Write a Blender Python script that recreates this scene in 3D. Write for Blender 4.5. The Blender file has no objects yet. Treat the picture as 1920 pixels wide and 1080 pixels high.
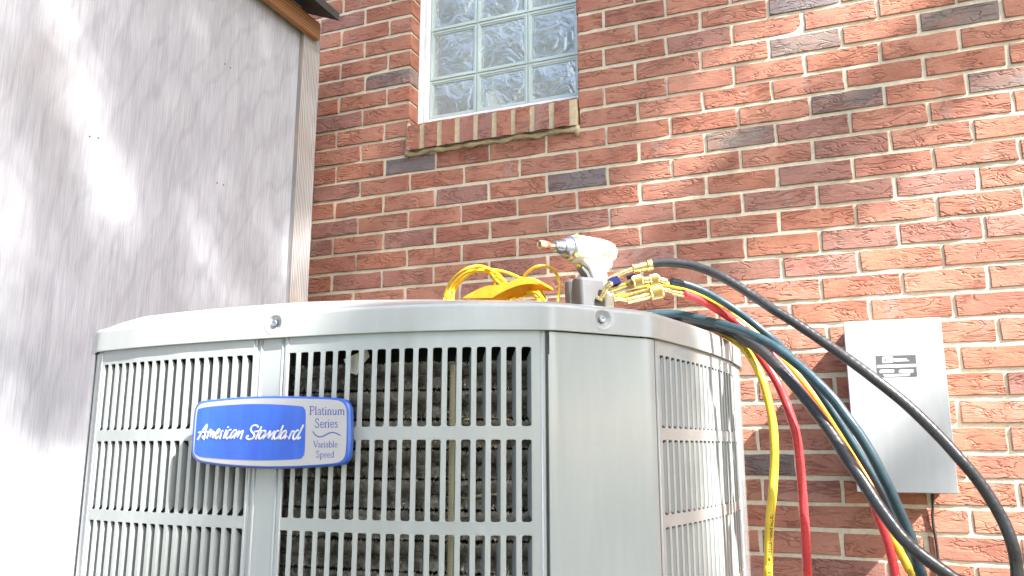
import bpy, math, random
import numpy as np
from mathutils import Vector, Matrix
random.seed(7); RNG = np.random.default_rng(7)
SC = bpy.context.scene; COL = SC.collection

# ------------------------------------------------------------------ camera
ZO = 1.9286                                   # ground is z = 0
R = np.array([[9.29871849e-01, 3.67883161e-01, -5.70147094e-04],
              [-7.21123722e-02, 1.80753090e-01, -9.80881301e-01],
              [-3.60746658e-01, 9.12135023e-01, 1.94606138e-01]])
CW = np.array([0.71362903, -2.37104078, -0.97855539 + ZO])
F = 1509.97
cam = bpy.data.cameras.new('camera'); camo = bpy.data.objects.new('camera', cam); COL.objects.link(camo)
cam.sensor_width = 36; cam.lens = F * 36 / 1920; cam.clip_start = 0.02; cam.clip_end = 500
M = Matrix(((R[0][0], -R[1][0], -R[2][0], CW[0]), (R[0][1], -R[1][1], -R[2][1], CW[1]), (R[0][2], -R[1][2], -R[2][2], CW[2]), (0, 0, 0, 1)))
camo.matrix_world = M; SC.camera = camo
cam.dof.use_dof = False

# ------------------------------------------------------------------ light
SUN = Vector((.643, -.305, .703)).normalized()
world = bpy.data.worlds.new('World'); SC.world = world; world.use_nodes = True
wn = world.node_tree; wn.nodes.clear()
sky = wn.nodes.new('ShaderNodeTexSky'); sky.sky_type = 'NISHITA'; sky.sun_disc = False
sky.sun_elevation = math.asin(SUN.z); sky.sun_rotation = math.atan2(SUN.x, SUN.y)
sky.air_density = 1.0; sky.dust_density = 2.2; sky.ozone_density = 0.8
bg = wn.nodes.new('ShaderNodeBackground'); bg.inputs['Strength'].default_value = 0.135
wo = wn.nodes.new('ShaderNodeOutputWorld')
wn.links.new(sky.outputs[0], bg.inputs[0]); wn.links.new(bg.outputs[0], wo.inputs[0])
sl = bpy.data.lights.new('sun', 'SUN'); sl.energy = 5.0; sl.angle = math.radians(0.53); sl.color = (1, .965, .92)
so = bpy.data.objects.new('sun', sl); COL.objects.link(so); so.rotation_euler = SUN.to_track_quat('Z', 'Y').to_euler(); so.location = (4, -2, 6)
SC.view_settings.view_transform = 'Standard'; SC.view_settings.look = 'None'
SC.view_settings.gamma = 1; SC.view_settings.use_curve_mapping = False
SC.view_settings.exposure = 2.28
SC.cycles.max_bounces = 8; SC.cycles.transparent_max_bounces = 16

# ------------------------------------------------------------------ measuring helpers (photo pixel + distance -> point in the yard)
def ray(x, y): return R.T @ np.array([(x - 960) / F, (y - 540) / F, 1.])
def atD(x, y, D): return CW + ray(x, y) * D
def atY(x, y, Y): d = ray(x, y); return CW + d * ((Y - CW[1]) / d[1])
def atX(x, y, X): d = ray(x, y); return CW + d * ((X - CW[0]) / d[0])
def atZ(x, y, Z): d = ray(x, y); return CW + d * ((Z - CW[2]) / d[2])
def proj(P):
    c = R @ (np.asarray(P) - CW); return 960 + F * c[0] / c[2], 540 + F * c[1] / c[2], c[2]

# ------------------------------------------------------------------ mesh helpers
class MB:
    def __init__(s): s.v = []; s.f = []; s.sm = []
    def add(s, vs, fs, smooth=False):
        o = len(s.v); s.v += [tuple(float(a) for a in v) for v in vs]; s.f += [tuple(i + o for i in f) for f in fs]; s.sm += [smooth] * len(fs)
    def box(s, a, b):
        x0, y0, z0 = a; x1, y1, z1 = b
        s.add([(x0,y0,z0),(x1,y0,z0),(x1,y1,z0),(x0,y1,z0),(x0,y0,z1),(x1,y0,z1),(x1,y1,z1),(x0,y1,z1)],
              [(0,3,2,1),(4,5,6,7),(0,1,5,4),(1,2,6,5),(2,3,7,6),(3,0,4,7)])
    def prism(s, poly, org, ex, ey, ez, d0, d1, bev=0.0):
        """poly in (a,b) on plane org+a*ex+b*ey, extruded along ez from d0 to d1, with a bevelled front at d1"""
        org, ex, ey, ez = map(np.asarray, (org, ex, ey, ez)); n = len(poly)
        A = sum(poly[i][0]*poly[(i+1)%n][1]-poly[(i+1)%n][0]*poly[i][1] for i in range(n))
        if A < 0: poly = poly[::-1]
        def ring(pl, d): return [org + a*ex + b*ey + d*ez for a, b in pl]
        def inset(pl, t):
            out = []
            for i in range(n):
                p0, p1, p2 = np.array(pl[i-1]), np.array(pl[i]), np.array(pl[(i+1)%n])
                e = p2 - p0; l = np.linalg.norm(e) or 1
                out.append(tuple(p1 + t*np.array([-e[1], e[0]])/l))
            return out
        rings = [ring(poly, d0), ring(poly, d1 - (bev if d1 > d0 else -bev))] + ([ring(inset(poly, bev*.45), d1 - bev*.25), ring(inset(poly, bev), d1)] if bev else [])
        if not bev: rings = [ring(poly, d0), ring(poly, d1)]
        o = len(s.v); vs = [p for r in rings for p in r]; fs = []
        for k in range(len(rings)-1):
            for i in range(n):
                j = (i+1) % n; fs.append((k*n+i, k*n+j, (k+1)*n+j, (k+1)*n+i))
        s.add(vs, fs, bool(bev)); m = (len(rings)-1)*n
        s.f.append(tuple(o+m+i for i in range(n))); s.sm.append(False)
        s.f.append(tuple(o+i for i in range(n))[::-1]); s.sm.append(False)
    def tube(s, pts, rad, seg=12, caps=True):
        pts = [np.asarray(p, float) for p in pts]; n = len(pts)
        rad = rad if hasattr(rad, '__len__') else [rad]*n
        T = [pts[min(i+1, n-1)] - pts[max(i-1, 0)] for i in range(n)]; T = [t/(np.linalg.norm(t)+1e-12) for t in T]
        up = np.array([0, 0, 1.]) if abs(T[0][2]) < .9 else np.array([1., 0, 0])
        a = np.cross(T[0], up); a /= np.linalg.norm(a); vs = []
        for i in range(n):
            a = a - T[i]*np.dot(a, T[i]); a /= np.linalg.norm(a); b = np.cross(T[i], a)
            for k in range(seg):
                w = 2*math.pi*k/seg; vs.append(pts[i] + rad[i]*(math.cos(w)*a + math.sin(w)*b))
        fs = [(i*seg+k, i*seg+(k+1)%seg, (i+1)*seg+(k+1)%seg, (i+1)*seg+k) for i in range(n-1) for k in range(seg)]
        o = len(s.v); s.add(vs, fs, True)
        if caps:
            s.f.append(tuple(o+k for k in range(seg))[::-1]); s.sm.append(False)
            s.f.append(tuple(o+(n-1)*seg+k for k in range(seg))); s.sm.append(False)
    def lathe(s, org, ax, prof, seg=24):
        """prof: list of (distance along ax, radius); sharp where a station repeats"""
        ax = np.asarray(ax, float); ax /= np.linalg.norm(ax); org = np.asarray(org, float)
        up = np.array([0, 0, 1.]) if abs(ax[2]) < .9 else np.array([1., 0, 0])
        a = np.cross(ax, up); a /= np.linalg.norm(a); b = np.cross(ax, a)
        for (x0, r0), (x1, r1) in zip(prof[:-1], prof[1:]):
            vs = [org + ax*x + r*(math.cos(2*math.pi*k/seg)*a + math.sin(2*math.pi*k/seg)*b) for x, r in ((x0, r0), (x1, r1)) for k in range(seg)]
            s.add(vs, [(k, (k+1)%seg, seg+(k+1)%seg, seg+k) for k in range(seg)], True)
    def ribbon(s, pts, w, nrm, h=.0):
        """flat stroke of width w lying in the plane with normal nrm, raised to height h with sloped sides when h"""
        pts = [np.asarray(p, float) for p in pts]; nrm = np.asarray(nrm); n = len(pts); vs = []
        for i in range(n):
            t = pts[min(i+1, n-1)] - pts[max(i-1, 0)]; t /= np.linalg.norm(t)+1e-12; c = np.cross(nrm, t)
            if h: vs += [pts[i]+c*w/2, pts[i]+c*w*.3+nrm*h, pts[i]-c*w*.3+nrm*h, pts[i]-c*w/2]
            else: vs += [pts[i]+c*w/2, pts[i]-c*w/2]
        k = 4 if h else 2
        s.add(vs, [(i*k+j, i*k+j+1, (i+1)*k+j+1, (i+1)*k+j) for i in range(n-1) for j in range(k-1)], bool(h))
        if h:
            for i, q in ((0, 1), (n-1, -1)): s.add([vs[i*4+j] for j in range(4)], [(0,1,2,3)])
    def mesh(s, name, mat):
        me = bpy.data.meshes.new(name); me.from_pydata(s.v, [], s.f); me.materials.append(mat)
        me.polygons.foreach_set('use_smooth', s.sm); me.update(); return me
    def build(s, name, mat, parent=None, loc=None, fix=True):
        me = s.mesh(name, mat)
        if fix:
            import bmesh
            bm = bmesh.new(); bm.from_mesh(me); bmesh.ops.recalc_face_normals(bm, faces=bm.faces); bm.to_mesh(me); bm.free()
        o = bpy.data.objects.new(name, me); COL.objects.link(o)
        if parent: o.parent = parent
        if loc is not None: o.location = loc
        return o
def empty(name, loc, label, cat, group=None):
    o = bpy.data.objects.new(name, None); COL.objects.link(o); o.location = loc; o.empty_display_size = .1
    o['label'] = label; o['category'] = cat
    if group: o['group'] = group
    return o
def under(parent, ob):                        # parent keeping world placement (parents are only translated)
    ob.parent = parent; ob.location = Vector(ob.location) - parent.location; return ob
def smooth(pts, n=8, closed=False):           # Catmull-Rom
    P = [np.asarray(p, float) for p in pts]; out = []; N = len(P)
    for i in range(N if closed else N-1):
        if closed: p0, p1, p2, p3 = P[i-1], P[i], P[(i+1)%N], P[(i+2)%N]
        else: p0, p1, p2, p3 = P[max(i-1,0)], P[i], P[i+1], P[min(i+2,N-1)]
        for k in range(n):
            t = k/n; out.append(.5*((2*p1)+(-p0+p2)*t+(2*p0-5*p1+4*p2-p3)*t*t+(-p0+3*p1-3*p2+p3)*t**3))
    if not closed: out.append(P[-1])
    return out

# ------------------------------------------------------------------ materials
def mat(name, col=(.5,.5,.5), rough=.5, metal=0, coat=0, spec=.5):
    m = bpy.data.materials.new(name); m.use_nodes = True; b = m.node_tree.nodes['Principled BSDF']
    b.inputs['Base Color'].default_value = (*col, 1); b.inputs['Roughness'].default_value = rough; b.inputs['Metallic'].default_value = metal
    b.inputs['Coat Weight'].default_value = coat; b.inputs['Coat Roughness'].default_value = .08; b.inputs['Specular IOR Level'].default_value = spec
    return m
class NT:
    def __init__(s, m): s.t = m.node_tree; s.b = s.t.nodes['Principled BSDF']; s.m = m
    def n(s, ty, **k):
        q = s.t.nodes.new('ShaderNode'+ty)
        for a, v in k.items():
            if hasattr(q, a): setattr(q, a, v)
            else: q.inputs[a.replace('_', ' ')].default_value = v
        return q
    def l(s, a, b): s.t.links.new(a, b)
    def coord(s, scale=(1,1,1), which='Object', rnd=False):
        c = s.n('TexCoord'); mp = s.n('Mapping'); s.l(c.outputs[which], mp.inputs['Vector']); mp.inputs['Scale'].default_value = scale
        if rnd:
            oi = s.n('ObjectInfo'); mu = s.n('Vector' + 'Math', operation='SCALE'); cx = s.n('CombineXYZ')
            mm = s.n('Math', operation='MULTIPLY'); s.l(oi.outputs['Random'], mm.inputs[0]); mm.inputs[1].default_value = 37.
            for i in range(3): s.l(mm.outputs[0], cx.inputs[i])
            s.l(cx.outputs[0], mp.inputs['Location'])
        return mp.outputs[0]
    def noise(s, vec, scale, detail=4, rough=.55, dist=0):
        q = s.n('TexNoise'); s.l(vec, q.inputs['Vector']); q.inputs['Scale'].default_value = scale; q.inputs['Detail'].default_value = detail
        q.inputs['Roughness'].default_value = rough; q.inputs['Distortion'].default_value = dist; return q.outputs['Fac']
    def ramp(s, fac, stops):
        q = s.n('ValToRGB'); e = q.color_ramp.elements; s.l(fac, q.inputs[0])
        while len(e) < len(stops): e.new(.5)
        for k, (p, c) in enumerate(stops): e[k].position = p; e[k].color = (*c, 1) if len(c) == 3 else c
        return q.outputs[0]
    def g(s, fac, a, b): return s.ramp(fac, [(a, (0,0,0)), (b, (1,1,1))])
    def mix(s, f, a, b, mode='MIX'):
        q = s.n('Mix', data_type='RGBA', blend_type=mode)
        for sock, v in ((q.inputs[0], f), (q.inputs[6], a), (q.inputs[7], b)):
            if hasattr(v, 'is_linked') or hasattr(v, 'links'): s.l(v, sock)
            elif isinstance(v, (int, float)): sock.default_value = v
            else: sock.default_value = (*v, 1)
        return q.outputs[2]
    def bump(s, h, strength=.3, dist=.002, prev=None):
        q = s.n('Bump'); s.l(h, q.inputs['Height']); q.inputs['Strength'].default_value = strength; q.inputs['Distance'].default_value = dist
        if prev: s.l(prev, q.inputs['Normal'])
        s.l(q.outputs[0], s.b.inputs['Normal']); return q.outputs[0]
    def base(s, c): s.l(c, s.b.inputs['Base Color'])
    def rough(s, c): s.l(c, s.b.inputs['Roughness'])

def brick_material(name, per_object=True):
    m = mat(name, rough=.85, spec=.25); t = NT(m)
    v = t.coord((1,1,1), rnd=per_object); vs = t.coord((1,1,3.2), rnd=per_object); vv = t.coord((1,1,.25), rnd=per_object)
    if per_object: c0 = t.n('ObjectInfo').outputs['Color']
    else: c0 = t.n('Attribute', attribute_name='tone').outputs['Color']
    c0 = t.mix(t.g(t.noise(vs, 8, 3, .6, .5), .5, .68), c0, t.mix(.5, c0, (.35,.16,.115)))
    c = t.mix(t.g(t.noise(v, 9, 3), .42, .66), c0, t.mix(1., c0, (.84,.74,.74), 'MULTIPLY'))
    c = t.mix(t.g(t.noise(vv, 24, 2), .64, .70), c, t.mix(.45, c, (.29,.21,.18)))                      # pale kiln bands
    c = t.mix(t.g(t.noise(v, 160, 4, .7), .3, .75), t.mix(1., c, (.82,.82,.84), 'MULTIPLY'), t.mix(1., c, (1.14,1.12,1.1), 'MULTIPLY'))
    # folded creases of wire-cut brick: wandering bumped lines, their shade also darkened into the colour
    w = t.noise(vs, 11, 3, .55, 1.4); ab = t.n('Math', operation='SUBTRACT'); t.l(w, ab.inputs[0]); ab.inputs[1].default_value = .5
    a2 = t.n('Math', operation='ABSOLUTE'); t.l(ab.outputs[0], a2.inputs[0]); line = t.g(a2.outputs[0], .0, .055)
    gate = t.g(t.noise(v, 13, 2), .40, .52); gl = t.mix(gate, (1,1,1), line)
    c = t.mix(1., c, t.mix(gl, (.80,.75,.74), (1,1,1)), 'MULTIPLY')
    t.base(c)
    b1 = t.bump(gl, .75, .0035); b2 = t.bump(t.noise(vs, 30, 5, .6, .8), .5, .0035, b1); t.bump(t.noise(v, 330, 3, .7), .35, .0009, b2)
    return m
MBR = brick_material('fired_clay'); MBS = brick_material('fired_clay_far', False)
MMO = mat('mortar', (.50,.45,.36), .95, spec=.15); t = NT(MMO); v = t.coord()
t.base(t.mix(t.g(t.noise(v, 70, 5, .7), .3, .7), (.51,.45,.325), (.66,.59,.45))); t.bump(t.noise(v, 260, 4, .75), .7, .002, t.bump(t.noise(v, 40, 3), .5, .003))

MSM = mat('sill_mortar', (.48,.40,.26), .95, spec=.15); t = NT(MSM); v = t.coord(); t.base(t.mix(t.g(t.noise(v, 70, 5, .7), .3, .7), (.40,.325,.20), (.56,.48,.33))); t.bump(t.noise(v, 200, 4, .75), .8, .003)
def steel_paint(name, col, rough=.22):
    m = mat(name, col, rough, coat=.35, spec=.45); t = NT(m); v = t.coord()
    vv = t.coord((1,1,.12))
    d = t.mix(t.g(t.noise(v, 3.5, 4), .35, .7), tuple(c*.975 for c in col), col)
    d = t.mix(t.g(t.noise(vv, 60, 3, .6), .45, .8), d, tuple(min(1, c*1.06) for c in col))
    d = t.mix(t.g(t.noise(v, 420, 2, .6), .735, .77), d, (.16,.15,.13))      # flecks of dirt
    t.base(d); t.rough(t.ramp(t.noise(v, 25, 5, .65), [(.3, (rough*.95,)*3), (.7, (rough*1.12,)*3)]))
    t.bump(t.noise(v, 9, 2), .03, .004, t.bump(t.noise(v, 900, 2), .05, .0004)); return m
MPA = steel_paint('unit_paint', (.28,.30,.298)); MLID = steel_paint('lid_paint', (.30,.315,.31), .3)
MSL = steel_paint('slat_paint', (.30,.32,.315), .3)
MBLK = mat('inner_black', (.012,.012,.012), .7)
MBOX = steel_paint('box_paint', (.34,.35,.35), .36)
MWHITE = mat('vinyl_white', (.85,.86,.86), .35); t = NT(MWHITE); t.base(t.mix(t.g(t.noise(t.coord(), 30, 4), .4, .8), (.86,.87,.87), (.80,.81,.80)))
MSTEEL = mat('zinc', (.36,.38,.41), .34, 1); t = NT(MSTEEL); t.rough(t.ramp(t.noise(t.coord(), 300, 3), [(.3, (.2,)*3), (.7, (.5,)*3)]))
MBRASS = mat('brass', (.72,.57,.28), .27, 1); t = NT(MBRASS); v = t.coord(); t.rough(t.ramp(t.noise(v, 160, 3), [(.3, (.16,)*3), (.7, (.42,)*3)])); t.base(t.mix(t.g(t.noise(v, 90, 3), .4, .7), (.70,.55,.27), (.52,.40,.17)))
MBRASSD = mat('dull_brass', (.40,.33,.12), .36, 1)
MKNURL = mat('knurled_brass', (.60,.46,.20), .3, 1)
def rubber(name, col, rough=.38, spiral=False):
    m = mat(name, col, rough, spec=.5); t = NT(m); v = t.coord()
    t.base(t.mix(t.g(t.noise(v, 55, 4, .65), .35, .75), tuple(c*.88 for c in col), tuple(min(1, c*1.12+.004) for c in col)))
    b = t.bump(t.noise(v, 700, 2), .15, .0005)
    if spiral:
        uv = t.n('Attribute', attribute_name='along'); mu = t.n('Math', operation='MULTIPLY'); t.l(uv.outputs['Fac'], mu.inputs[0]); mu.inputs[1].default_value = 1.
        si = t.n('Math', operation='SINE'); t.l(mu.outputs[0], si.inputs[0]); t.bump(si.outputs[0], .18, .0004, b)
    t.rough(t.ramp(t.noise(v, 120, 3), [(.3, (rough*.75,)*3), (.7, (rough*1.35,)*3)])); return m
MHB = rubber('black_rubber', (.024,.023,.024), .33, True); MHT = rubber('teal_rubber', (.018,.045,.058), .34)
MHY = rubber('yellow_rubber', (.62,.42,.025), .36); MHR = rubber('red_rubber', (.50,.035,.04), .3)
MYC = rubber('yellow_pvc', (.80,.52,.015), .3); MOR = rubber('amber_plastic', (.58,.23,.012), .38)
MINK = mat('black_ink', (.03,.028,.02), .6)
MWT = mat('tool_white', (.62,.60,.52), .42); MGT = mat('tool_grey', (.095,.095,.10), .4); MGN = mat('tool_nose', (.42,.43,.45), .3, .9)
MYA = mat('tool_yellow', (.75,.55,.04), .4); MLEV = mat('blue_lever', (.012,.014,.10), .3, coat=.3)
MTAN = mat('socket_tan', (.62,.45,.28), .3, .6); MREDB = mat('socket_red', (.6,.08,.04), .4)
MBLUE = mat('badge_blue', (.012,.08,.45), .25, coat=.3); t = NT(MBLUE); t.base(t.mix(t.g(t.noise(t.coord((1,1,.15)), 60, 2), .4, .8), (.010,.070,.42), (.018,.10,.50)))
MBLUE2 = mat('badge_rim_blue', (.015,.075,.36), .3, coat=.4)
MSILV = mat('badge_silver', (.36,.355,.365), .36, .2); MLET = mat('raised_letter', (.58,.58,.60), .3, .3); MPRT = mat('blue_print', (.03,.05,.27), .5)
MPLY = mat('weathered_plywood', (.5,.5,.5), .88, spec=.2); t = NT(MPLY)
g1 = t.coord((1,1,.03)); g2 = t.coord((1,1,.12)); v = t.coord()
k = t.noise(t.coord((1,1,.35)), 4.2, 2, .5, .6)
fine = t.noise(g1, 300, 4, .65, .05); mid = t.noise(g2, 34, 5, .65, .5)
c = t.mix(t.g(mid, .34, .68), (.375,.385,.41), (.44,.45,.475)); c = t.mix(t.g(fine, .36, .62), t.mix(1., c, (.79,.79,.81), 'MULTIPLY'), c)
c = t.mix(t.g(k, .56, .74), c, t.mix(.25, c, (.42,.38,.355)))
wv = t.n('TexWave', wave_type='RINGS', rings_direction='X'); t.l(t.coord((1,1,.42)), wv.inputs['Vector']); wv.inputs['Scale'].default_value = 5.5; wv.inputs['Distortion'].default_value = 9; wv.inputs['Detail'].default_value = 3; wv.inputs['Detail Scale'].default_value = 1.2
c = t.mix(t.g(wv.outputs['Fac'], .0, .22), t.mix(1., c, (.93,.92,.93), 'MULTIPLY'), c)
t.base(c); t.bump(fine, .55, .0012, t.bump(mid, .12, .002))
MTRIM = mat('weathered_pine', (.5,.45,.38), .8, spec=.2); t = NT(MTRIM); wv = t.n('TexWave', wave_type='BANDS', bands_direction='Y'); t.l(t.coord((1,1,.1)), wv.inputs['Vector'])
wv.inputs['Scale'].default_value = 38; wv.inputs['Distortion'].default_value = 6; wv.inputs['Detail'].default_value = 3; wv.inputs['Detail Scale'].default_value = .8
c = t.mix(t.g(wv.outputs['Fac'], .1, .9), (.21,.20,.195), (.41,.395,.375)); c = t.mix(t.g(t.noise(t.coord((1,1,.5)), 9, 3), .5, .7), c, t.mix(.25, c, (.55,.36,.20)))
t.base(c); t.bump(wv.outputs['Fac'], .3, .001)
MFAS = mat('stained_board', (.30,.13,.045), .6); t = NT(MFAS); wv = t.n('TexWave', wave_type='BANDS', bands_direction='Z'); t.l(t.coord((1,.08,1)), wv.inputs['Vector'])
wv.inputs['Scale'].default_value = 30; wv.inputs['Distortion'].default_value = 5; wv.inputs['Detail'].default_value = 2
t.base(t.mix(t.g(wv.outputs['Fac'], .2, .8), (.20,.085,.03), (.34,.165,.065)))
MROOF = mat('shingle', (.035,.032,.03), .9); t = NT(MROOF); t.base(t.mix(t.g(t.noise(t.coord(), 350, 3), .4, .7), (.02,.018,.016), (.07,.065,.06)))
MCOIL = mat('coil_aluminium', (.40,.36,.30), .30, .4); t = NT(MCOIL); v = t.coord()
t.base(t.mix(t.g(t.noise(v, 45, 4, .7), .35, .7), (.16,.14,.11), (.95,.92,.85)))
MCOILT = mat('coil_tube', (.07,.06,.05), .6, .3)
MSTRAP = mat('coil_strap', (.34,.31,.19), .5)
MPAP = mat('paper_scrap', (.8,.76,.68), .8)
MGRND = mat('lawn', (.10,.11,.06), .95); t = NT(MGRND); v = t.coord(); t.base(t.mix(t.g(t.noise(v, 6, 6, .7), .35, .7), (.055,.085,.025), (.20,.17,.11))); t.bump(t.noise(v, 60, 5, .8), .8, .03)
MCON = mat('concrete', (.38,.37,.34), .9); t = NT(MCON); v = t.coord(); t.base(t.mix(t.g(t.noise(v, 12, 6, .7), .35, .7), (.30,.29,.27), (.45,.44,.41)))
MBARK = mat('bark', (.09,.065,.045), .95)
def leafmat(name, a, b):
    m = mat(name, a, .55); t = NT(m); t.base(t.mix(t.g(t.noise(t.coord(), 1.7, 4, .7), .35, .7), a, b)); return m
MLF = leafmat('leaf_green', (.045,.085,.02), (.12,.16,.045))
# wavy glass block face: part mirror-like ripples, part see-through, pale diffuse haze added to brighten
MGL = bpy.data.materials.new('rippled_glass'); MGL.use_nodes = True; t = NT(MGL); nt = MGL.node_tree
v = t.coord((1,1,1), rnd=True); wvy = t.noise(v, 8, 3, .5, 2.2); wv2 = t.noise(v, 22, 2, .5, 1.5)
q = t.n('Bump'); t.l(wvy, q.inputs['Height']); q.inputs['Strength'].default_value = 1.; q.inputs['Distance'].default_value = .013
q2 = t.n('Bump'); t.l(wv2, q2.inputs['Height']); q2.inputs['Strength'].default_value = .4; q2.inputs['Distance'].default_value = .006; t.l(q.outputs[0], q2.inputs['Normal'])
gl = t.n('BsdfGlossy' if False else 'BsdfAnisotropic'); gl.inputs['Roughness'].default_value = .15; gl.inputs['Color'].default_value = (1,.975,.89,1); t.l(q2.outputs[0], gl.inputs['Normal'])
tr = t.n('BsdfTransparent'); tr.inputs['Color'].default_value = (.92,.97,.94,1)
mx = t.n('MixShader'); mx.inputs[0].default_value = .32; t.l(tr.outputs[0], mx.inputs[1]); t.l(gl.outputs[0], mx.inputs[2])
df = t.n('BsdfDiffuse'); df.inputs['Color'].default_value = (.80,.86,.84,1); m3 = t.n('MixShader'); m3.inputs[0].default_value = .27; t.l(mx.outputs[0], m3.inputs[1]); t.l(df.outputs[0], m3.inputs[2])
t.l(m3.outputs[0], nt.nodes['Material Output'].inputs[0])
MGR = mat('glass_rim', (.50,.57,.53), .2, coat=.8)
MROOM = mat('room_white', (.62,.64,.62), .9)

# ------------------------------------------------------------------ ground
def struct(o): o['kind'] = 'structure'; return o
b = MB(); n = 40
for i in range(n+1):
    for j in range(n+1):
        x = -60+120*i/n; y = -60+120*j/n; b.v.append((x, y, 0)); 
b.f = [(i*(n+1)+j, (i+1)*(n+1)+j, (i+1)*(n+1)+j+1, i*(n+1)+j+1) for i in range(n) for j in range(n)]; b.sm = [False]*len(b.f)
struct(b.build('ground', MGRND))

# ------------------------------------------------------------------ brick house
house = empty('brick_house', (0, 0, 0), 'red brick house wall with a glass block window above the sloping brick sill', 'house')
BL, BH = .2032, .0677; JX = .0095
DX = {-5:.0056, -4:-.002, -2:-.004, 1:.003, 4:.002, 5:-.002, 7:-.004, 8:-.0045, 9:.0113, 10:.0027, 11:.0113, 12:.008, 13:-.006, 14:.002, 16:.007, 18:-.004}
WX0, WX1, WZ0, WZ1 = -.617, .009, .1415, 1.15       # opening (measured frame, z before ZO)
def rowz(r): return -r*BH - (0 if r < 9 else .0016*min(r-8, 6))
TONE = dict(r=[(.395,.180,.117),(.375,.163,.105),(.41,.192,.128),(.365,.164,.112),(.385,.182,.124),(.405,.177,.111)],
            b=[(.345,.175,.13),(.31,.16,.125),(.35,.185,.145)], d=[(.20,.165,.15),(.18,.155,.15),(.23,.18,.155)])
special = {}
def mark(px, py, tone):
    p = atY(px, py, 0); r = round(-(p[2]-ZO)/BH + (-.02)); u = (p[0]-DX.get(r, 0))/.1016
    par = r % 2; u0 = 2*round((u-par)/2)+par; special[(r, u0)] = tone
for px, py in [(722,148),(768,308),(625,428),(1080,337),(1463,371),(1390,256),(1588,189),(1510,75),(1476,8),(1800,28),(1500,320),(1880,150),(1462,10),(1440,860)]: mark(px, py, 'd')
for px, py in [(625,228),(610,465),(758,445),(683,527),(1512,250),(1528,320),(895,355),(620,415),(895,560),(1600,270),(1780,355),(1845,435),(660,358),(1540,370),(1230,460),(1320,70),(1590,440),(1450,500),(640,30),(1510,500),(930,500),(1450,395),(1900,445),(740,520),(1100,410),(1540,918)]: mark(px, py, 'b')

def brick_mesh(name, L, H, D, seed, nx=5, nz=2):
    r = np.random.default_rng(seed); x = np.linspace(-L/2, L/2, nx+1); z = np.linspace(-H/2, H/2, nz+1)
    tilt = r.normal(0, .0007, 2); vs = []
    for j in range(nz+1):
        for i in range(nx+1):
            ex = 0.0012*r.normal()*(1 if 0 < i < nx else .6)
            yy = -.0005 + r.normal(0, .0009) + tilt[0]*x[i]/L*2 + tilt[1]*z[j]/H*2
            dz = r.normal(0, .0007) if j in (0, nz) else 0; dx = r.normal(0, .0007) if i in (0, nx) else 0
            vs.append((x[i]+dx, yy, z[j]+dz))
    W = nx+1; fs = [(j*W+i, j*W+i+1, (j+1)*W+i+1, (j+1)*W+i) for j in range(nz) for i in range(nx)]
    b = MB(); b.add(vs, fs, True)
    loop = [i for i in range(W)] + [j*W+nx for j in range(1, nz+1)] + [nz*W+i for i in range(nx-1, -1, -1)] + [j*W for j in range(nz-1, 0, -1)]
    fr = [vs[i] for i in loop]; n = len(fr)
    # a softened arris, then the sides
    mid = [(p[0]*(1+.0022/abs(L/2) if abs(abs(p[0])-L/2) < .004 else 1)*1.0, p[1]+.0022, p[2]*(1+.0015/(H/2) if abs(abs(p[2])-H/2) < .004 else 1)) for p in fr]
    bk = [(p[0], D, p[2]) for p in mid]
    b.add(fr+mid, [(i, n+i, n+(i+1)%n, (i+1)%n) for i in range(n)], True)
    b.add(mid+bk, [(i, n+i, n+(i+1)%n, (i+1)%n) for i in range(n)], False)
    return b
protos = {}
def proto(L, k):
    key = (round(L/.004), k)
    if key not in protos: protos[key] = brick_mesh('brick', L-JX-.0042, BH-.0142, .088, hash(key) % 9999, nx=5 if L > .12 else 3)
    return protos[key]
pm = {}
bricks = []
for r in range(-48, 29):
    zc = rowz(r)
    par = 1 if r % 2 else 0
    for u in range(-44+par, 46, 2):
        xa = (u-1)*.1016 + DX.get(r, 0); xb = (u+1)*.1016 + DX.get(r, 0)
        rs = random.Random(r*1000+u); jit = rs.gauss(0, .0012)
        xa += random.Random(r*1000+u-1+.5).gauss(0, .0016); xb += random.Random(r*1000+u+1+.5).gauss(0, .0016)
        za, zb = zc-BH/2, zc+BH/2; spans = [(xa, xb)]
        if zb > WZ0-.02 and za < WZ1 and xb > WX0 and xa < WX1:           # beside the window opening
            spans = []
            if xa < WX0-.03: spans.append((xa, WX0+JX/2))
            if xb > WX1+.03: spans.append((WX1-JX/2, xb))
        if r == -1 and xb > WX0-.008 and xa < WX1: spans = ([(xa, WX0-.008)] if xa < WX0-.04 else []) + ([(WX1, xb)] if xb > WX1+.04 else [])
        for a, c in spans: bricks.append((r, u, a, c, zc + rs.gauss(0, .0006), rs))
vis = []
for q in bricks:
    px, py, dd = proj(((q[2]+q[3])/2, 0, q[4]+ZO))
    hidden = (px < 540) or (160 < px < 1370 and py > 610) or px < -60 or px > 1985 or py < -25 or py > 1105
    vis.append((hidden, dd, q))
order = sorted([v for v in vis if not v[0]], key=lambda v: v[1])
ids = set(id(v[2]) for v in order[:292])
far = MB(); fcol = []
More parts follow.
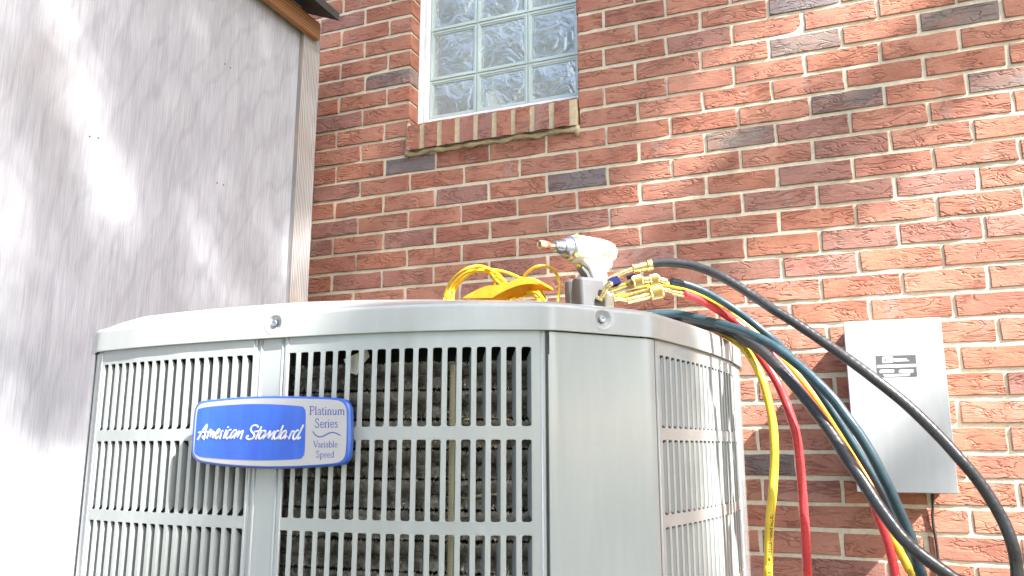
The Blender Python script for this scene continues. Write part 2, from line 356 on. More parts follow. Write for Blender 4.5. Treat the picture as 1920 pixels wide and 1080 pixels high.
for q in bricks:
    r, u, a, c, zc, rs = q; L = c-a; tn = special.get((r, u)) if L > .12 or True else None
    if tn is None: tn = rs.choices('rbd', (.88, .09, .03))[0]
    if tn != 'r' and (r, u) not in special and id(q) in ids: tn = rs.choices('rb', (.8, .2))[0]
    col = rs.choice(TONE[tn]); f = rs.uniform(.9, 1.1); col = tuple(x*f for x in col)
    k = rs.randrange(6); pb = proto(L, k); cx = (a+c)/2
    if id(q) in ids:
        key = (round(L/.004), k)
        if key not in pm: pm[key] = pb.mesh('brick', MBR)
        o = bpy.data.objects.new('brick', pm[key]); COL.objects.link(o); o.parent = house; o.location = (cx, rs.gauss(0, .0007), zc+ZO); o.color = (*col, 1)
        o.rotation_euler = (0, rs.gauss(0, .003), 0)
    else:
        p = brick_mesh('b', L-JX-.0042, BH-.0142, .088, 1, 1, 1) if (abs(cx) > 1.6 or zc > .9 or zc < -1.4) else pb
        o0 = len(far.v); far.v += [(x+cx, y, z+zc+ZO) for x, y, z in p.v]; far.f += [tuple(i+o0 for i in f_) for f_ in p.f]; far.sm += p.sm
        fcol += [(*col, 1)]*len(p.v)
fo = far.build('brickwork', MBS, house, fix=False); fo['kind'] = 'stuff'
ca = fo.data.color_attributes.new('tone', 'FLOAT_COLOR', 'POINT'); ca.data.foreach_set('color', np.array(fcol, dtype=np.float32).ravel())
# mortar bed behind the brick faces, open at the window
b = MB(); y0, y1 = .0038, .086; g = .004
X0, X1, Z0, Z1 = -4.5, 4.6, 0, 3.36+ZO-1.93+1.85
b.box((X0, y0, Z0), (WX0-g, y1, Z1)); b.box((WX1+g, y0, Z0), (X1, y1, Z1)); b.box((WX0-g, y0, Z0), (WX1+g, y1, WZ0-.088+ZO)); b.box((WX0-g, y0, WZ1+ZO), (WX1+g, y1, Z1))
b.box((WX0-g, .04, WZ0-.088+ZO), (WX1+g, y1, WZ0-.04+ZO))
b.build('mortar', MMO, house)
b = MB(); b.box((X0, .088, 0), (WX0-.03, .12, Z1)); b.box((WX1+.03, .088, 0), (X1, .12, Z1)); b.box((WX0-.03, .088, 0), (WX1+.03, .12, WZ0-.03+ZO)); b.box((WX0-.03, .088, WZ1+.03+ZO), (WX1+.03, .12, Z1))
b.box((X0, 3., 0), (X1, 3.1, Z1)); b.box((X0, .12, Z1-.02), (X1, 3., Z1)); b.box((X0, .12, 0), (X0+.1, 3., Z1-.02)); b.box((X1-.1, .12, 0), (X1, 3., Z1-.02))
b.build('inner_wall', MROOM, house)
# sill: nine rowlock bricks on edge with a slope, mortar between
sill = empty('window_sill', (0, 0, 0), '', ''); del sill['label']; del sill['category']; sill.parent = house
sx0 = -.6075; pit = .0679
def sillpt(a, s, h): # s: 0 front .. 1 back, h 0 bottom 1 top
    return (a, -.030+s*.115, ZO+(.040+s*.052 if h == 0 else .129+s*.058))
for i in range(9):
    a = sx0+i*pit; w = pit-.0185+random.uniform(-.003, .002); j = [random.uniform(-.002, .002) for _ in range(8)]
    b = MB(); N = 3; vs = []
    for s in (0, 1):
        for h in (0, .5, 1):
            for x in (0, .5, 1):
                P = np.array(sillpt(a+w*x, s, 0))*(1-h)+np.array(sillpt(a+w*x, s, 1))*h
                vs.append(P + (np.array([0, random.gauss(0, .0012), random.gauss(0, .0008)]) if s == 0 else 0))
    fs = []
    for s in (0, 9):
        for r_ in range(2):
            for c_ in range(2): fs.append((s+r_*3+c_, s+r_*3+c_+1, s+r_*3+c_+4, s+r_*3+c_+3))
    lp = [0,1,2,5,8,7,6,3]; fs += [(lp[k], lp[(k+1)%8], lp[(k+1)%8]+9, lp[k]+9) for k in range(8)]
    b.add(vs, fs); o = b.build('sill_brick', MBR, sill); tn = 'b' if i in (3, 4, 7) else 'r'
    col = random.choice(TONE[tn]); o.color = (*col, 1)
b = MB()
def sillblock(xa, xb, yin, dn):
    vs = [(xa, -.030+yin, ZO+.040+dn), (xb, -.030+yin, ZO+.040+dn), (xb, .085, ZO+.092), (xa, .085, ZO+.092), (xa, -.030+yin, ZO+.1275), (xb, -.030+yin, ZO+.1275), (xb, .085, ZO+.185), (xa, .085, ZO+.185)]
    b.add(vs, [(0,3,2,1),(4,5,6,7),(0,1,5,4),(1,2,6,5),(2,3,7,6),(3,0,4,7)])
for i in range(9): sillblock(sx0+i*pit+pit-.0205, sx0+(i+1)*pit+.0005 if i < 8 else .006, .003+random.uniform(-.001, .002), .001)
sillblock(sx0-.0095, sx0+.001, .026, .0)
pts = [(x, -.006+.005*math.sin(x*40), ZO+.036+.003*math.sin(x*57)) for x in np.linspace(-.625, .008, 40)]
b.tube(pts, [.009+.003*math.sin(i*1.7) for i in range(40)], 8)
b.tube([(.0, -.004, ZO+.046), (.005, -.005, ZO+.028), (.006, .0, ZO+.012)], [.010, .011, .004], 8)
b.tube([(-.618, .0, ZO+.15), (-.62, .0, ZO+.09), (-.625, .0, ZO+.03)], .007, 6)
b.build('sill_mortar', MSM, sill)
# window: vinyl frame and glass blocks
win = empty('window', (0, 0, 0), '', ''); del win['label']; del win['category']; win.parent = house
WY = .075; zt = WZ1+ZO; zb = .165+ZO
b = MB(); fx = -.617
b.box((fx, WY-.012, zb), (fx+.018, WY+.05, zt)); b.box((fx+.018, WY-.003, zb), (fx+.028, WY+.05, zt)); b.box((fx+.028, WY-.012, zb), (fx+.040, WY+.05, zt))
b.box((.009-.014, WY-.012, zb), (.009, WY+.05, zt)); b.box((fx+.04, WY-.012, zt-.03), (.009-.014, WY+.05, zt)); b.box((fx+.04, WY-.006, zb), (.009-.014, WY+.05, zb+.022))
b.build('window_frame', MWHITE, win)
gx0 = fx+.0405; gj = [atY(897, 80, WY+.01)[0], atY(992, 80, WY+.01)[0]]
jz = atY(896, 140, WY+.01)[2]-.000; ph = atY(897, 46, WY+.01)[2]-jz
xs = [gx0, gj[0], gj[1], gj[1]+(gj[1]-gj[0])*.97]
xs[3] = min(xs[3], -.0055)
zs = [zb+.022] + [jz+ph*i for i in range(0, 6) if jz+ph*i < zt-.1] + [zt-.031]
rb = MB()
for i in range(3):
    for k in range(len(zs)-1):
        xa, xb, za, zc = xs[i]+.003, xs[i+1]-.003, zs[k]+.003, zs[k+1]-.003
        m_ = .0125; n = 10; f = MB(); vs = []
        for a in range(n+1):
            for c in range(n+1):
                x = xa+m_+(xb-xa-2*m_)*a/n; z = za+m_+(zc-za-2*m_)*c/n
                vs.append((x-(xa+xb)/2, -.004*math.sin(math.pi*a/n)*math.sin(math.pi*c/n), z-(za+zc)/2))
        f.add(vs, [(a*(n+1)+c, (a+1)*(n+1)+c, (a+1)*(n+1)+c+1, a*(n+1)+c+1) for a in range(n) for c in range(n)], True)
        f.build('glass_pane', MGL, win, ((xa+xb)/2, WY+.004, (za+zc)/2), fix=False)
        for d in (0, .006):                                # pressed glass rim in two steps
            p0, p1 = (xa+d, za+d), (xb-d, zc-d); w_ = .006; y_ = WY-.002+d*.5
            rb.box((p0[0], y_, p0[1]), (p0[0]+w_, y_+.03, p1[1])); rb.box((p1[0]-w_, y_, p0[1]), (p1[0], y_+.03, p1[1]))
            rb.box((p0[0]+w_, y_, p0[1]), (p1[0]-w_, y_+.03, p0[1]+w_)); rb.box((p0[0]+w_, y_, p1[1]-w_), (p1[0]-w_, y_+.03, p1[1]))
rb.build('glass_block_rim', MGR, win)
b = MB()
b.box((fx+.04, WY+.012, zb), (fx+.05, WY+.05, zt-.03))
for x in xs[1:3]: b.box((x-.0028, WY+.003, zb+.022), (x+.0028, WY+.03, zt-.031))
for z in zs[1:-1]: b.box((gx0, WY+.004, z-.0028), (xs[3], WY+.029, z+.0028))
b.build('block_spacer', MGR, win)
b = MB(); b.box((-1.6, .121, .9+ZO-.9), (-1.55, 2.9, zt+.3)); b.box((1.0, .121, 0), (1.05, 2.9, zt+.3)); b.box((-1.549, 2.4, 0.), (.999, 2.45, zt+.3)); b.box((-1.549, .13, zt+.3), (.999, 2.4, zt+.33)); b.box((-1.549, .121, .9), (.999, 2.39, .95))
b.build('room', MROOM, house)
# inner ledge and soap bottle on it
p = atY(925, 147, .156); bz = p[2]-.1475
b = MB(); b.box((fx-.02, .111, bz-.03), (.02, .26, bz-.0005)); b.build('inner_ledge', MROOM, house)
bot = empty('soap_bottle', (p[0]+.0, .156, bz), 'pale soap bottle with a pump standing behind the middle glass block', 'bottle')
b = MB(); hh = .0
b.lathe((0,0,0), (0,0,1), [(0,.0),(0,.036),(.004,.040),(.06,.041),(.078,.037),(.092,.024),(.097,.012),(.104,.012)], 24); b.build('bottle_body', mat('bottle_plastic', (.92,.88,.86), .3), bot)
b = MB(); b.lathe((0,0,.1045), (0,0,1), [(0,0),(0,.012),(.012,.012),(.014,.005),(.034,.0045),(.035,.009),(.042,.009),(.043,0)], 16); b.tube([(0,0,.142),(.018,-.004,.143),(.036,-.008,.136)], .0035, 8); b.build('pump', MWHITE, bot)

# ------------------------------------------------------------------ shed on the left (its long side faces the unit)
SX = -.847
shed = empty('wooden_shed', (SX, -1.6, 0), 'weathered grey plywood shed side with a dark roof edge beside the brick wall', 'shed')
S = lambda o: under(shed, o)
zr = atX(553, 42, SX)[2]
b = MB(); b.box((SX-.012, -1.62, .12), (SX, -.3402, 2.40)); S(b.build('plywood_panel', MPLY))
b = MB(); b.box((SX-.0123, -2.841, .12), (SX-.0003, -1.6225, 2.40)); S(b.build('plywood_panel', MPLY))
b = MB(); b.box((SX-.010, -.3395, .12), (SX+.0145, -.2465, 2.37)); o = S(b.build('corner_board', MTRIM))
b = MB(); b.box((SX-1.6, -.258, .12), (SX-.0105, -.2465, 2.36)); b.box((SX-1.6, -2.84, .12), (SX-.013, -2.83, 2.36)); b.box((SX-1.6, -2.829, .12), (SX-1.59, -.259, 2.36)); S(b.build('shed_wall', MPLY))
ft = atX(603, 47, SX+.035)[2]; fb = atX(598, 75, SX+.035)[2]
fe = atX(600, 60, SX+.035)[1]
b = MB(); b.box((SX+.0005, -2.9, fb+.03), (SX+.0145, -.3400, ft)); S(b.build('frieze_board', mat('dark_stained', (.19,.06,.015), .6)))
b = MB(); b.box((SX+.0150, -2.9, fb), (SX+.035, fe, ft)); S(b.build('fascia', MFAS))
rx = atZ(636, 39, ft+.002)[0]; ry = atZ(636, 39, ft+.002)[1]
b = MB(); b.add([(SX-1.7, -2.95, ft+.75), (rx, -2.95, ft+.002), (rx, ry, ft+.002), (SX-1.7, ry, ft+.75), (SX-1.7, -2.95, ft+.80), (rx, -2.95, ft+.030), (rx, ry, ft+.030), (SX-1.7, ry, ft+.80)], [(0,3,2,1),(4,5,6,7),(0,1,5,4),(1,2,6,5),(2,3,7,6),(3,0,4,7)]); S(b.build('roof_deck', MROOF))
print('shed roof', rx, ry, fe, ft-ZO, fb-ZO)
for px, py in [(168,256),(184,259),(422,120),(432,127),(407,343),(419,347)]:
    p = atX(px, py, SX); b = MB(); b.lathe((0, 0, 0), (1, 0, 0), [(-.002, .0022), (.0006, .0022), (.0006, 0)], 8); o = b.build('nail', MBLK, loc=p); S(o)
b = MB(); b.box((SX-1.6, -2.84, .0), (SX+.01, -.2466, .119)); S(b.build('shed_base', MCON))

# ------------------------------------------------------------------ the air conditioner
SCL = .72
Vc = [(-1.043,.906),(-.948,.890),(-.862,.881),(-.774,.877),(-.690,.876),(-.590,.879),(-.497,.888),(-.403,.909),(-.318,.944),(-.217,1.062),(-.186,1.193),(-.168,1.297),(-.156,1.414),(-.152,1.53),(-.162,1.62),(-.215,1.70),(-.31,1.745),(-.45,1.77),(-.70,1.785),(-.95,1.76),(-1.04,1.70),(-1.09,1.60),(-1.105,1.3),(-1.10,1.0),(-1.085,.935)]
Vc = np.array(Vc) + CW[:2]
seg = np.vstack([Vc, Vc[:1]]); dl = np.r_[0, np.cumsum(np.linalg.norm(np.diff(seg, axis=0), axis=1))]
Ltot = dl[-1]; NS = 1700; ss = np.linspace(0, Ltot, NS, endpoint=False)
def resamp(seg, dl, ss): return np.c_[np.interp(ss, dl, seg[:,0]), np.interp(ss, dl, seg[:,1])]
OUT = resamp(seg, dl, ss)
for _ in range(2):
    w = 6; ker = np.ones(2*w+1)/(2*w+1); OUT = np.c_[[np.convolve(np.r_[OUT[-w:,i], OUT[:,i], OUT[:w,i]], ker, 'valid') for i in (0,1)]].T
dl2 = np.r_[0, np.cumsum(np.linalg.norm(np.diff(np.vstack([OUT, OUT[:1]]), axis=0), axis=1))]; Ltot = dl2[-1]
OC = np.vstack([OUT, OUT[:1]])
def P2(s): s = s % Ltot; return np.array([np.interp(s, dl2, OC[:,0]), np.interp(s, dl2, OC[:,1])])
def N2(s):   # outward normal (smoothed)
    t_ = P2(s+.012)-P2(s-.012); t_ /= np.linalg.norm(t_); return np.array([t_[1], -t_[0]])
def PT(s, inset, z): q = P2(s)-N2(s)*inset; return np.array([q[0], q[1], z])
ZL = .144 + CW[2]; ZT = .180 + CW[2]
sv = np.linspace(-.02, 1.75, 1800); pv = np.array([proj((*P2(s), ZL))[0] for s in sv])
imax = int(np.argmax(pv)); 
def s_at(px): return float(np.interp(px, pv[:imax], sv[:imax]))
def z_on(px, py, inset=.004):
    q = PT(s_at(px), inset, 0); d = ray(px, py); t_ = np.dot(q[:2]-CW[:2], d[:2])/np.dot(d[:2], d[:2]); return CW[2]+d[2]*t_
cen = OUT.mean(0)
ac = empty('air_conditioner', (cen[0], cen[1], 0.0), 'large light grey outdoor air conditioner with louvred sides and a blue rounded badge', 'air conditioner')
A = lambda o: under(ac, o)
def strip(b, s0, s1, z0, z1, inset, th, ds=.008):
    n = max(1, int(math.ceil((s1-s0)/ds))); vs = []
    for i in range(n+1):
        s = s0+(s1-s0)*i/n
        for (ins, z) in ((inset, z0), (inset, z1), (inset+th, z1), (inset+th, z0)): vs.append(PT(s, ins, z))
    fs = []
    for j in range(4): fs += [(i*4+j, (i+1)*4+j, (i+1)*4+(j+1)%4, i*4+(j+1)%4) for i in range(n)]
    fs += [(0,1,2,3), (n*4+3, n*4+2, n*4+1, n*4)]
    b.add(vs, fs, False)
ZB = .17   # bottom of casing above ground
# row heights measured on the middle panel
zr1t = z_on(928, 650); zr1b = z_on(928, 799); zr2t = z_on(928, 824); zr2b = z_on(928, 979); zr3t = z_on(928, 1004)
ROWH = zr2t-zr2b; BAND = zr1b-zr2t; BAND2 = zr2b-zr3t
print('rows', zr1t, zr1b, zr2t, zr2b, zr3t, ROWH, BAND)
rows = [(zr1b, zr1t), (zr2b, zr2t)]; z_ = zr3t
while z_-ROWH > ZB+.02: rows.append((z_-ROWH, z_)); z_ -= ROWH+BAND2
PZ1 = ZL+.010; PZ0 = rows[-1][0]-.03; INS = .004
slat_cache = {}
def louvre(name, sA, sB, sF, sLst, nslot, right_edge=False):
    """frame sA..sB, first slot starts at sF, last slot ends at sLst"""
    fr = MB(); pitch = (sLst-sF)/(nslot-.35); sw = pitch*.65
    strip(fr, sA, sB, rows[0][1], PZ1, INS, .0016)
    for (a0, a1), (b0, b1) in zip(rows[:-1], rows[1:]): strip(fr, sF-.0002, sLst+.0002, b1, a0, INS, .0016)
    strip(fr, sA, sB, PZ0, rows[-1][0], INS, .0016)
    strip(fr, sA, sF-.0002, rows[-1][0], rows[0][1], INS, .0016); strip(fr, sLst+.0002, sB, rows[-1][0], rows[0][1], INS, .0016)
    for s in (sA, sB): strip(fr, s-.0004, s+.0004, PZ0, PZ1, INS+.0016, .010)
    # rolled edge beads beside the stiles
    for s in (sA+.0045, sB-.0045):
        fr.tube([PT(s, INS+.0012, PZ0+.002), PT(s, INS+.0012, PZ1-.004)], .0019, 8)
    for (z0, z1) in rows:
        for i in range(nslot):
            for s_, sg in ((sF+i*pitch, 1), (sF+i*pitch+sw, -1)):
                for z_, zg in ((z0, 1), (z1, -1)):
                    q = .0026; p_ = [PT(s_, INS+.0002, z_), PT(s_+sg*q, INS+.0002, z_), PT(s_+sg*q*.3, INS+.0002, z_+zg*q*.3), PT(s_, INS+.0002, z_+zg*q)]
                    b2 = [x+np.array([*(-N2(s_)*.0012), 0]) for x in p_]
                    fr.add(p_+b2, [(0,1,2,3), (7,6,5,4), (1,2,6,5), (2,3,7,6)])
    pan = A(fr.build(name, MPA))
    for (z0, z1) in rows:
        for i in range(nslot+0):
            sl = MB(); s0 = sF+i*pitch+sw; s1 = sF+(i+1)*pitch
            if i < nslot-1:
                strip(sl, s0, s1, z0, z1, INS, .0013, .02)
            # fin folded inward from the slat's left edge, with cut corners
            if right_edge: s0 = s0-sw+.0002-.001
            a = [(PT(s0+(.0 if i < nslot-1 or right_edge else .0004), INS+d, z)) for d, z in ((.0013, z0+.001), (.0013, z1-.001), (.0145, z1-.0125), (.0145, z0+.0125))]
            nn = np.array([*(P2(s0+.01)-P2(s0)), 0]); nn /= np.linalg.norm(nn)
            if not right_edge: a[2] = a[2]-nn*.0052; a[3] = a[3]-nn*.0052
            sl_dir = 1
            c_ = [q+nn*.0010 for q in a]
            sl.add(a+c_, [(0,1,2,3), (7,6,5,4), (0,4,5,1), (1,5,6,2), (2,6,7,3), (3,7,4,0)])
            o = sl.build('slat', MSL); o.parent = pan
    return pan
sL0, sL1 = s_at(186), s_at(480); louvre('louvre_panel', sL0, sL1, s_at(193.5), s_at(472.5), 18, True)
sM0, sM1 = s_at(533), s_at(1022); louvre('louvre_panel', sM0, sM1, s_at(539.5), s_at(996), 18)
sR0 = s_at(1232); sRF = s_at(1241); pitchM = (s_at(996)-s_at(539.5))/17.65
sR1 = sRF+pitchM*20+.012; louvre('louvre_panel', sR0, sR1, sRF, sRF+pitchM*19.65, 20)
for k in range(len(ac.children)): pass
# corner posts and plain panels (recessed a little behind the louvre faces)
b = MB(); strip(b, s_at(477), s_at(536), ZB, PZ1, INS+.0024, .0015)
for px in (487, 527): b.tube([PT(s_at(px), INS+.003, ZB), PT(s_at(px), INS+.003, PZ1-.012)], .0022, 8)
A(b.build('corner_post', MPA))
for a_, c_, i_ in ((s_at(1015), s_at(1040), .012), (s_at(1222), s_at(1238), .012), (-.045, s_at(189), .003)):
    b = MB(); strip(b, a_, c_, ZB, PZ1, INS+i_, .0015, .003); A(b.build('corner_post', MPA))
b = MB(); sa, sb = s_at(1029), s_at(1229)
strip(b, sa, sb, ZB, ZL-.030, INS-.001, .0016, .004); strip(b, s_at(1031), sb, ZL-.030, ZL-.0015, INS-.001, .0016, .004)
strip(b, sa-.0004, sa+.0008, ZB, ZL-.030, INS+.0006, .010); strip(b, sb-.0004, sb+.0008, ZB, ZL-.0015, INS+.0006, .010)
A(b.build('access_panel', MPA))
b = MB(); strip(b, sR1, Ltot-.045, ZB, PZ1, INS, .0016, .02); A(b.build('rear_panel', MPA))
b = MB(); strip(b, 0, Ltot, 0.06, ZB, -.004, .006, .01); A(b.build('base_pan', MPA))
b = MB(); strip(b, 0, Ltot, .10, ZL+.01, .085, .003, .01); A(b.build('dark_backing', MBLK))  # black sheet added behind the coil, standing in for the cabinet's inner shade
# lid: skirt with screw dimples, rolled edge, shoulder rising to the round fan ring
SCR = [s_at(512), s_at(1131)]; ZSC = [z_on(512, 606, 0), z_on(1131, 598, 0)]
sl_ = []; s = 0.
while s < Ltot:
    sl_.append(s); d = min(abs(s-q) for q in SCR); s += .0012 if d < .016 else (.004 if s < 1.7 else .012)
def dimple(s, z):
    r = 0
    for q, zq in zip(SCR, ZSC):
        d = math.hypot(s-q, z-zq); r += .0056*max(0, 1-(d/.0125)**2)**1.2 - .0006*math.exp(-((d-.0135)/.002)**2)
    return r
zrows = [ZL+.0] + list(np.linspace(ZL+.0012, ZT-.006, 26)); rc = .0058; H_ = .0235; Rr = .405
ring_c = np.array([CW[0]-.625, CW[1]+1.335])
def lidprof(s):
    out = [PT(s, .0035, ZL+.0005), PT(s, .0004, ZL-.0002)]
    for z in zrows: out.append(PT(s, -.0006*(1-(z-ZL)/.036)+dimple(s, z), z))
    for a in (20, 40, 60, 80): a = math.radians(a); out.append(PT(s, rc*(1-math.cos(a)), ZT-.006+rc*math.sin(a)))
    e = PT(s, .012, ZT+.0018); out.append(e)
    xr = e[0]-CW[0]; q_ = min(1, max(0, (xr+.75)/.45)); insd = .050+.065*q_*q_*(3-2*q_)
    d = e[:2]-ring_c; L = np.linalg.norm(d); u = d/L
    for f_ in (.25, .5, .75, 1.):
        r_ = L-insd*f_; hgt = .0018+(H_-.0018)*(f_**.85)
        out.append(np.array([*(ring_c+u*r_), ZT+hgt]))
    hh = out[-1][2]
    for r_, z in ((L-insd-.01, hh+.001), (Rr-.012, hh+.001), (Rr-.024, hh+.001), (Rr-.03, ZT-.004), (Rr-.03, ZT-.03)): out.append(np.array([*(ring_c+u*min(r_, L-insd-.004)), z]))
    return out
b = MB(); prs = [lidprof(s) for s in sl_]; m_ = len(prs[0]); n_ = len(prs)
b.add([p for pr in prs for p in pr], [(i*m_+j, ((i+1)%n_)*m_+j, ((i+1)%n_)*m_+j+1, i*m_+j+1) for i in range(n_) for j in range(m_-1)], True)
lid = A(b.build('lid', MLID))
for q, zq in zip(SCR, ZSC):
    c_ = PT(q, .0056, zq); nn = np.array([*N2(q), 0.])
    b = MB(); b.lathe(c_, nn, [(0, .0068), (.0012, .0068), (.0012, .0)], 20); b.lathe(c_, nn, [(.001, .0050), (.0052, .0050), (.0058, .0043), (.0058, .0028), (.0050, .0015), (.0050, 0)], 6)
    o = b.build('screw', MSTEEL); A(o); o.location = Vector(o.location) - Vector(lid.location); o.parent = lid; o.location = (0, 0, 0)
# fan guard (wire rings and spokes, where the tools lie)
GZ = ZT+.006
b = MB()
for r_ in np.arange(.05, Rr-.025, .022): b.tube([(ring_c[0]+r_*math.cos(a), ring_c[1]+r_*math.sin(a), GZ) for a in np.linspace(0, 2*math.pi, 49)], .0018, 6, False)
for a in np.linspace(0, 2*math.pi, 9)[:-1]: b.tube([(ring_c[0]+r_*math.cos(a), ring_c[1]+r_*math.sin(a), GZ-.004) for r_ in (.03, .2, Rr-.028)], .0025, 6)
b.lathe((*ring_c, GZ-.01), (0, 0, 1), [(0, .06), (.012, .06), (.014, .0)], 24)
A(b.build('fan_guard', MGT))
# spiny-fin coil: tubes wound round the inside, each bristling with fine fins
def coil_mesh(seed, s0, s1, n):
    r = np.random.default_rng(seed); S_ = r.uniform(s0, s1, n)
    base = np.array([P2(s) for s in np.linspace(s0-.02, s1+.02, 400)]); sg = np.linspace(s0-.02, s1+.02, 400)
    nx = np.array([N2(s) for s in sg])
    bx = np.c_[np.interp(S_, sg, base[:,0]), np.interp(S_, sg, base[:,1])]; nn = np.c_[np.interp(S_, sg, nx[:,0]), np.interp(S_, sg, nx[:,1])]
    tt = np.c_[-nn[:,1], nn[:,0]]
    th = r.uniform(-1.9, 1.9, n)
    comb = .45*np.sin(S_*37+seed)+1.0*np.sign(np.sin(th*1.7+S_*9))*(.4+.6*np.sin(S_*19+seed)**2)+.3*np.sin(S_*97-th*2.1) + r.normal(0, .3, n)    # matted patches
    rad3 = np.c_[nn*np.cos(th)[:,None], np.sin(th)]
    tang = np.c_[tt, np.zeros(n)]; side = np.c_[-nn*np.sin(th)[:,None], np.cos(th)]
    o = np.c_[bx-nn*.043, np.zeros(n)]
    ln = r.uniform(.0100, .0142, n)
    dirv = rad3+tang*(comb*.42)[:,None]+side*r.normal(0, .18, n)[:,None]; dirv /= np.linalg.norm(dirv, axis=1)[:,None]
    root = o+rad3*.0045; tip = root+dirv*ln[:,None]; w = tang*.00075+side*(r.normal(0, .00022, n))[:,None]
    V = np.stack([root-w, root+w, tip+w*.55, tip-w*.55], 1).reshape(-1, 3)
    fc = np.arange(n*4).reshape(-1, 4)
    me = bpy.data.meshes.new('coil_fins'); me.from_pydata(V.tolist(), [], fc.tolist()); me.materials.append(MCOIL); me.update(); return me
c0, c1 = s_at(500), s_at(1040); cms = [coil_mesh(k+3, c0, c1, 9500) for k in range(3)]
TP = .0375; zc = z_on(760, 704, .043); ctop = zc; k = 0
tubem = MB(); tubem.tube([PT(s, .043, 0) for s in np.linspace(s_at(200), sR1, 90)], .0052, 10); tme = tubem.mesh('coil_tube', MCOILT)
while zc > ZB+.03:
    o = bpy.data.objects.new('coil_tube', tme); COL.objects.link(o); o.location = (0, 0, zc); A(o)
    if zc > .70:
        f = bpy.data.objects.new('coil_fins', cms[k % 3]); COL.objects.link(f); f.parent = o; f['kind'] = 'stuff'
    zc -= TP; k += 1
# side parts of the coil seen only at a glancing angle
# notched plastic strap in front of the coil, drips of sealant
b = MB(); s0, s1 = s_at(836), s_at(853)
z = ZB+.02
while z < ctop+.01:
    strip(b, s0, s1, z, z+.0022, .0245, .003); strip(b, s0+.0006, s1-.0006, z+.0022, z+.004, .0255, .002); z += .004
A(b.build('coil_strap', MSTRAP))
b = MB()
for px0, px1, py in ((860, 960, 785), (826, 850, 770), (820, 935, 930), (815, 850, 905), (850, 930, 1022), (822, 850, 978)):
    s0, s1 = s_at(px0), s_at(px1); z = z_on((px0+px1)/2, py, .03)
    b.tube([PT(s0+(s1-s0)*q, .029+.002*math.sin(q*9+px0), z+.0022*math.sin(q*5+px0)) for q in np.linspace(0, 1, 14)], [.0014+.0009*math.sin(i*1.3+px0) for i in range(14)], 7)
A(b.build('sealant_strand', MSTRAP))
p = PT(s_at(648), .026, z_on(648, 684, .026)); b = MB()
tx = np.array([*(P2(s_at(660))-P2(s_at(640))), 0]); tx /= np.linalg.norm(tx)
q = [(1.3*a_, 1.3*c_) for a_, c_ in [(-.012,.006),(-.004,.009),(.014,.016),(.017,.008),(.006,-.004),(.004,-.010),(-.004,-.008),(-.009,.0)]]
b.prism(q, p, tx, (0,0,1), np.array([-tx[1]*-1, -tx[0], 0]), -.0004, .0004)
sc_ = b.build('paper_scrap', MPAP); sc_['label'] = 'crumpled pale scrap caught inside the middle grille near its top left'; sc_['category'] = 'scrap'

# ---- badge
BT = np.array([math.cos(math.radians(3)), math.sin(math.radians(3)), 0]); BN = np.array([BT[1], -BT[0], 0])
B0 = np.array([CW[0]-.68, CW[1]+.8605, CW[2]])
def bp(px, py, h=0):
    d = ray(px, py); o = B0+BN*h; t_ = np.dot(o-CW, BN)/np.dot(d, BN); q = CW+d*t_-o; return (float(np.dot(q, BT)), float(q[2]))
def bpol(pts, h=0): return [bp(x, y, h) for x, y in pts]
out = smooth([(366,760),(376,752),(400,748.5),(450,744),(500,742.3),(550,742.6),(600,744),(632,746),(646,750),(653,758),(656,772),(656,810),(655,845),(652,860),(645,869),(630,873.5),(580,877),(530,879),(480,878.5),(430,875.5),(395,871.5),(372,867),(362,860),(357.5,848),(359,812),(362,775)], 3, True)
badge = MB(); badge.prism(bpol(out), B0, BT, (0,0,1), BN, -.009, .0, .0028); bo = A(badge.build('badge', MBLUE2))
def onb(poly, h, name, m, th=.0004):
    b = MB(); b.prism(poly, B0, BT, (0,0,1), BN, h-th, h); o = b.build(name, m); o.parent = bo; return o
sil = smooth([(370,765),(379,756.5),(402,753),(450,748.5),(500,746.8),(550,747),(600,748.3),(628,750),(641,754),(647.5,762),(650,775),(650,810),(648.5,843),(645.5,857),(638,865),(625,868.5),(580,872),(530,874),(480,873.5),(430,870.5),(396,866.5),(376,862.5),(366.5,855),(363,844),(364.5,812),(367,778)], 3, True)
onb(bpol(sil), .0004, 'badge_plate', MSILV)
inn = smooth([(371,772),(377,765.5),(400,762),(455,758),(510,758),(562,761.5),(570,765),(573.5,774),(573,800),(571.5,846),(568,856),(560,860.5),(520,862.5),(480,863),(430,861),(385,857.5),(373,855),(366,849),(365.5,838),(368,805)], 3, True)
onb(bpol(inn), .0009, 'badge_field', MBLUE, .0005)
def q3(px, py, h): a, c_ = bp(px, py, h); return B0+BT*a+np.array([0,0,c_])+BN*h
cA = lambda L: [(365+x/17.45, 785+y/17.45) for x, y in L]; cB = lambda L: [(460+x/16., 785+y/16.) for x, y in L]
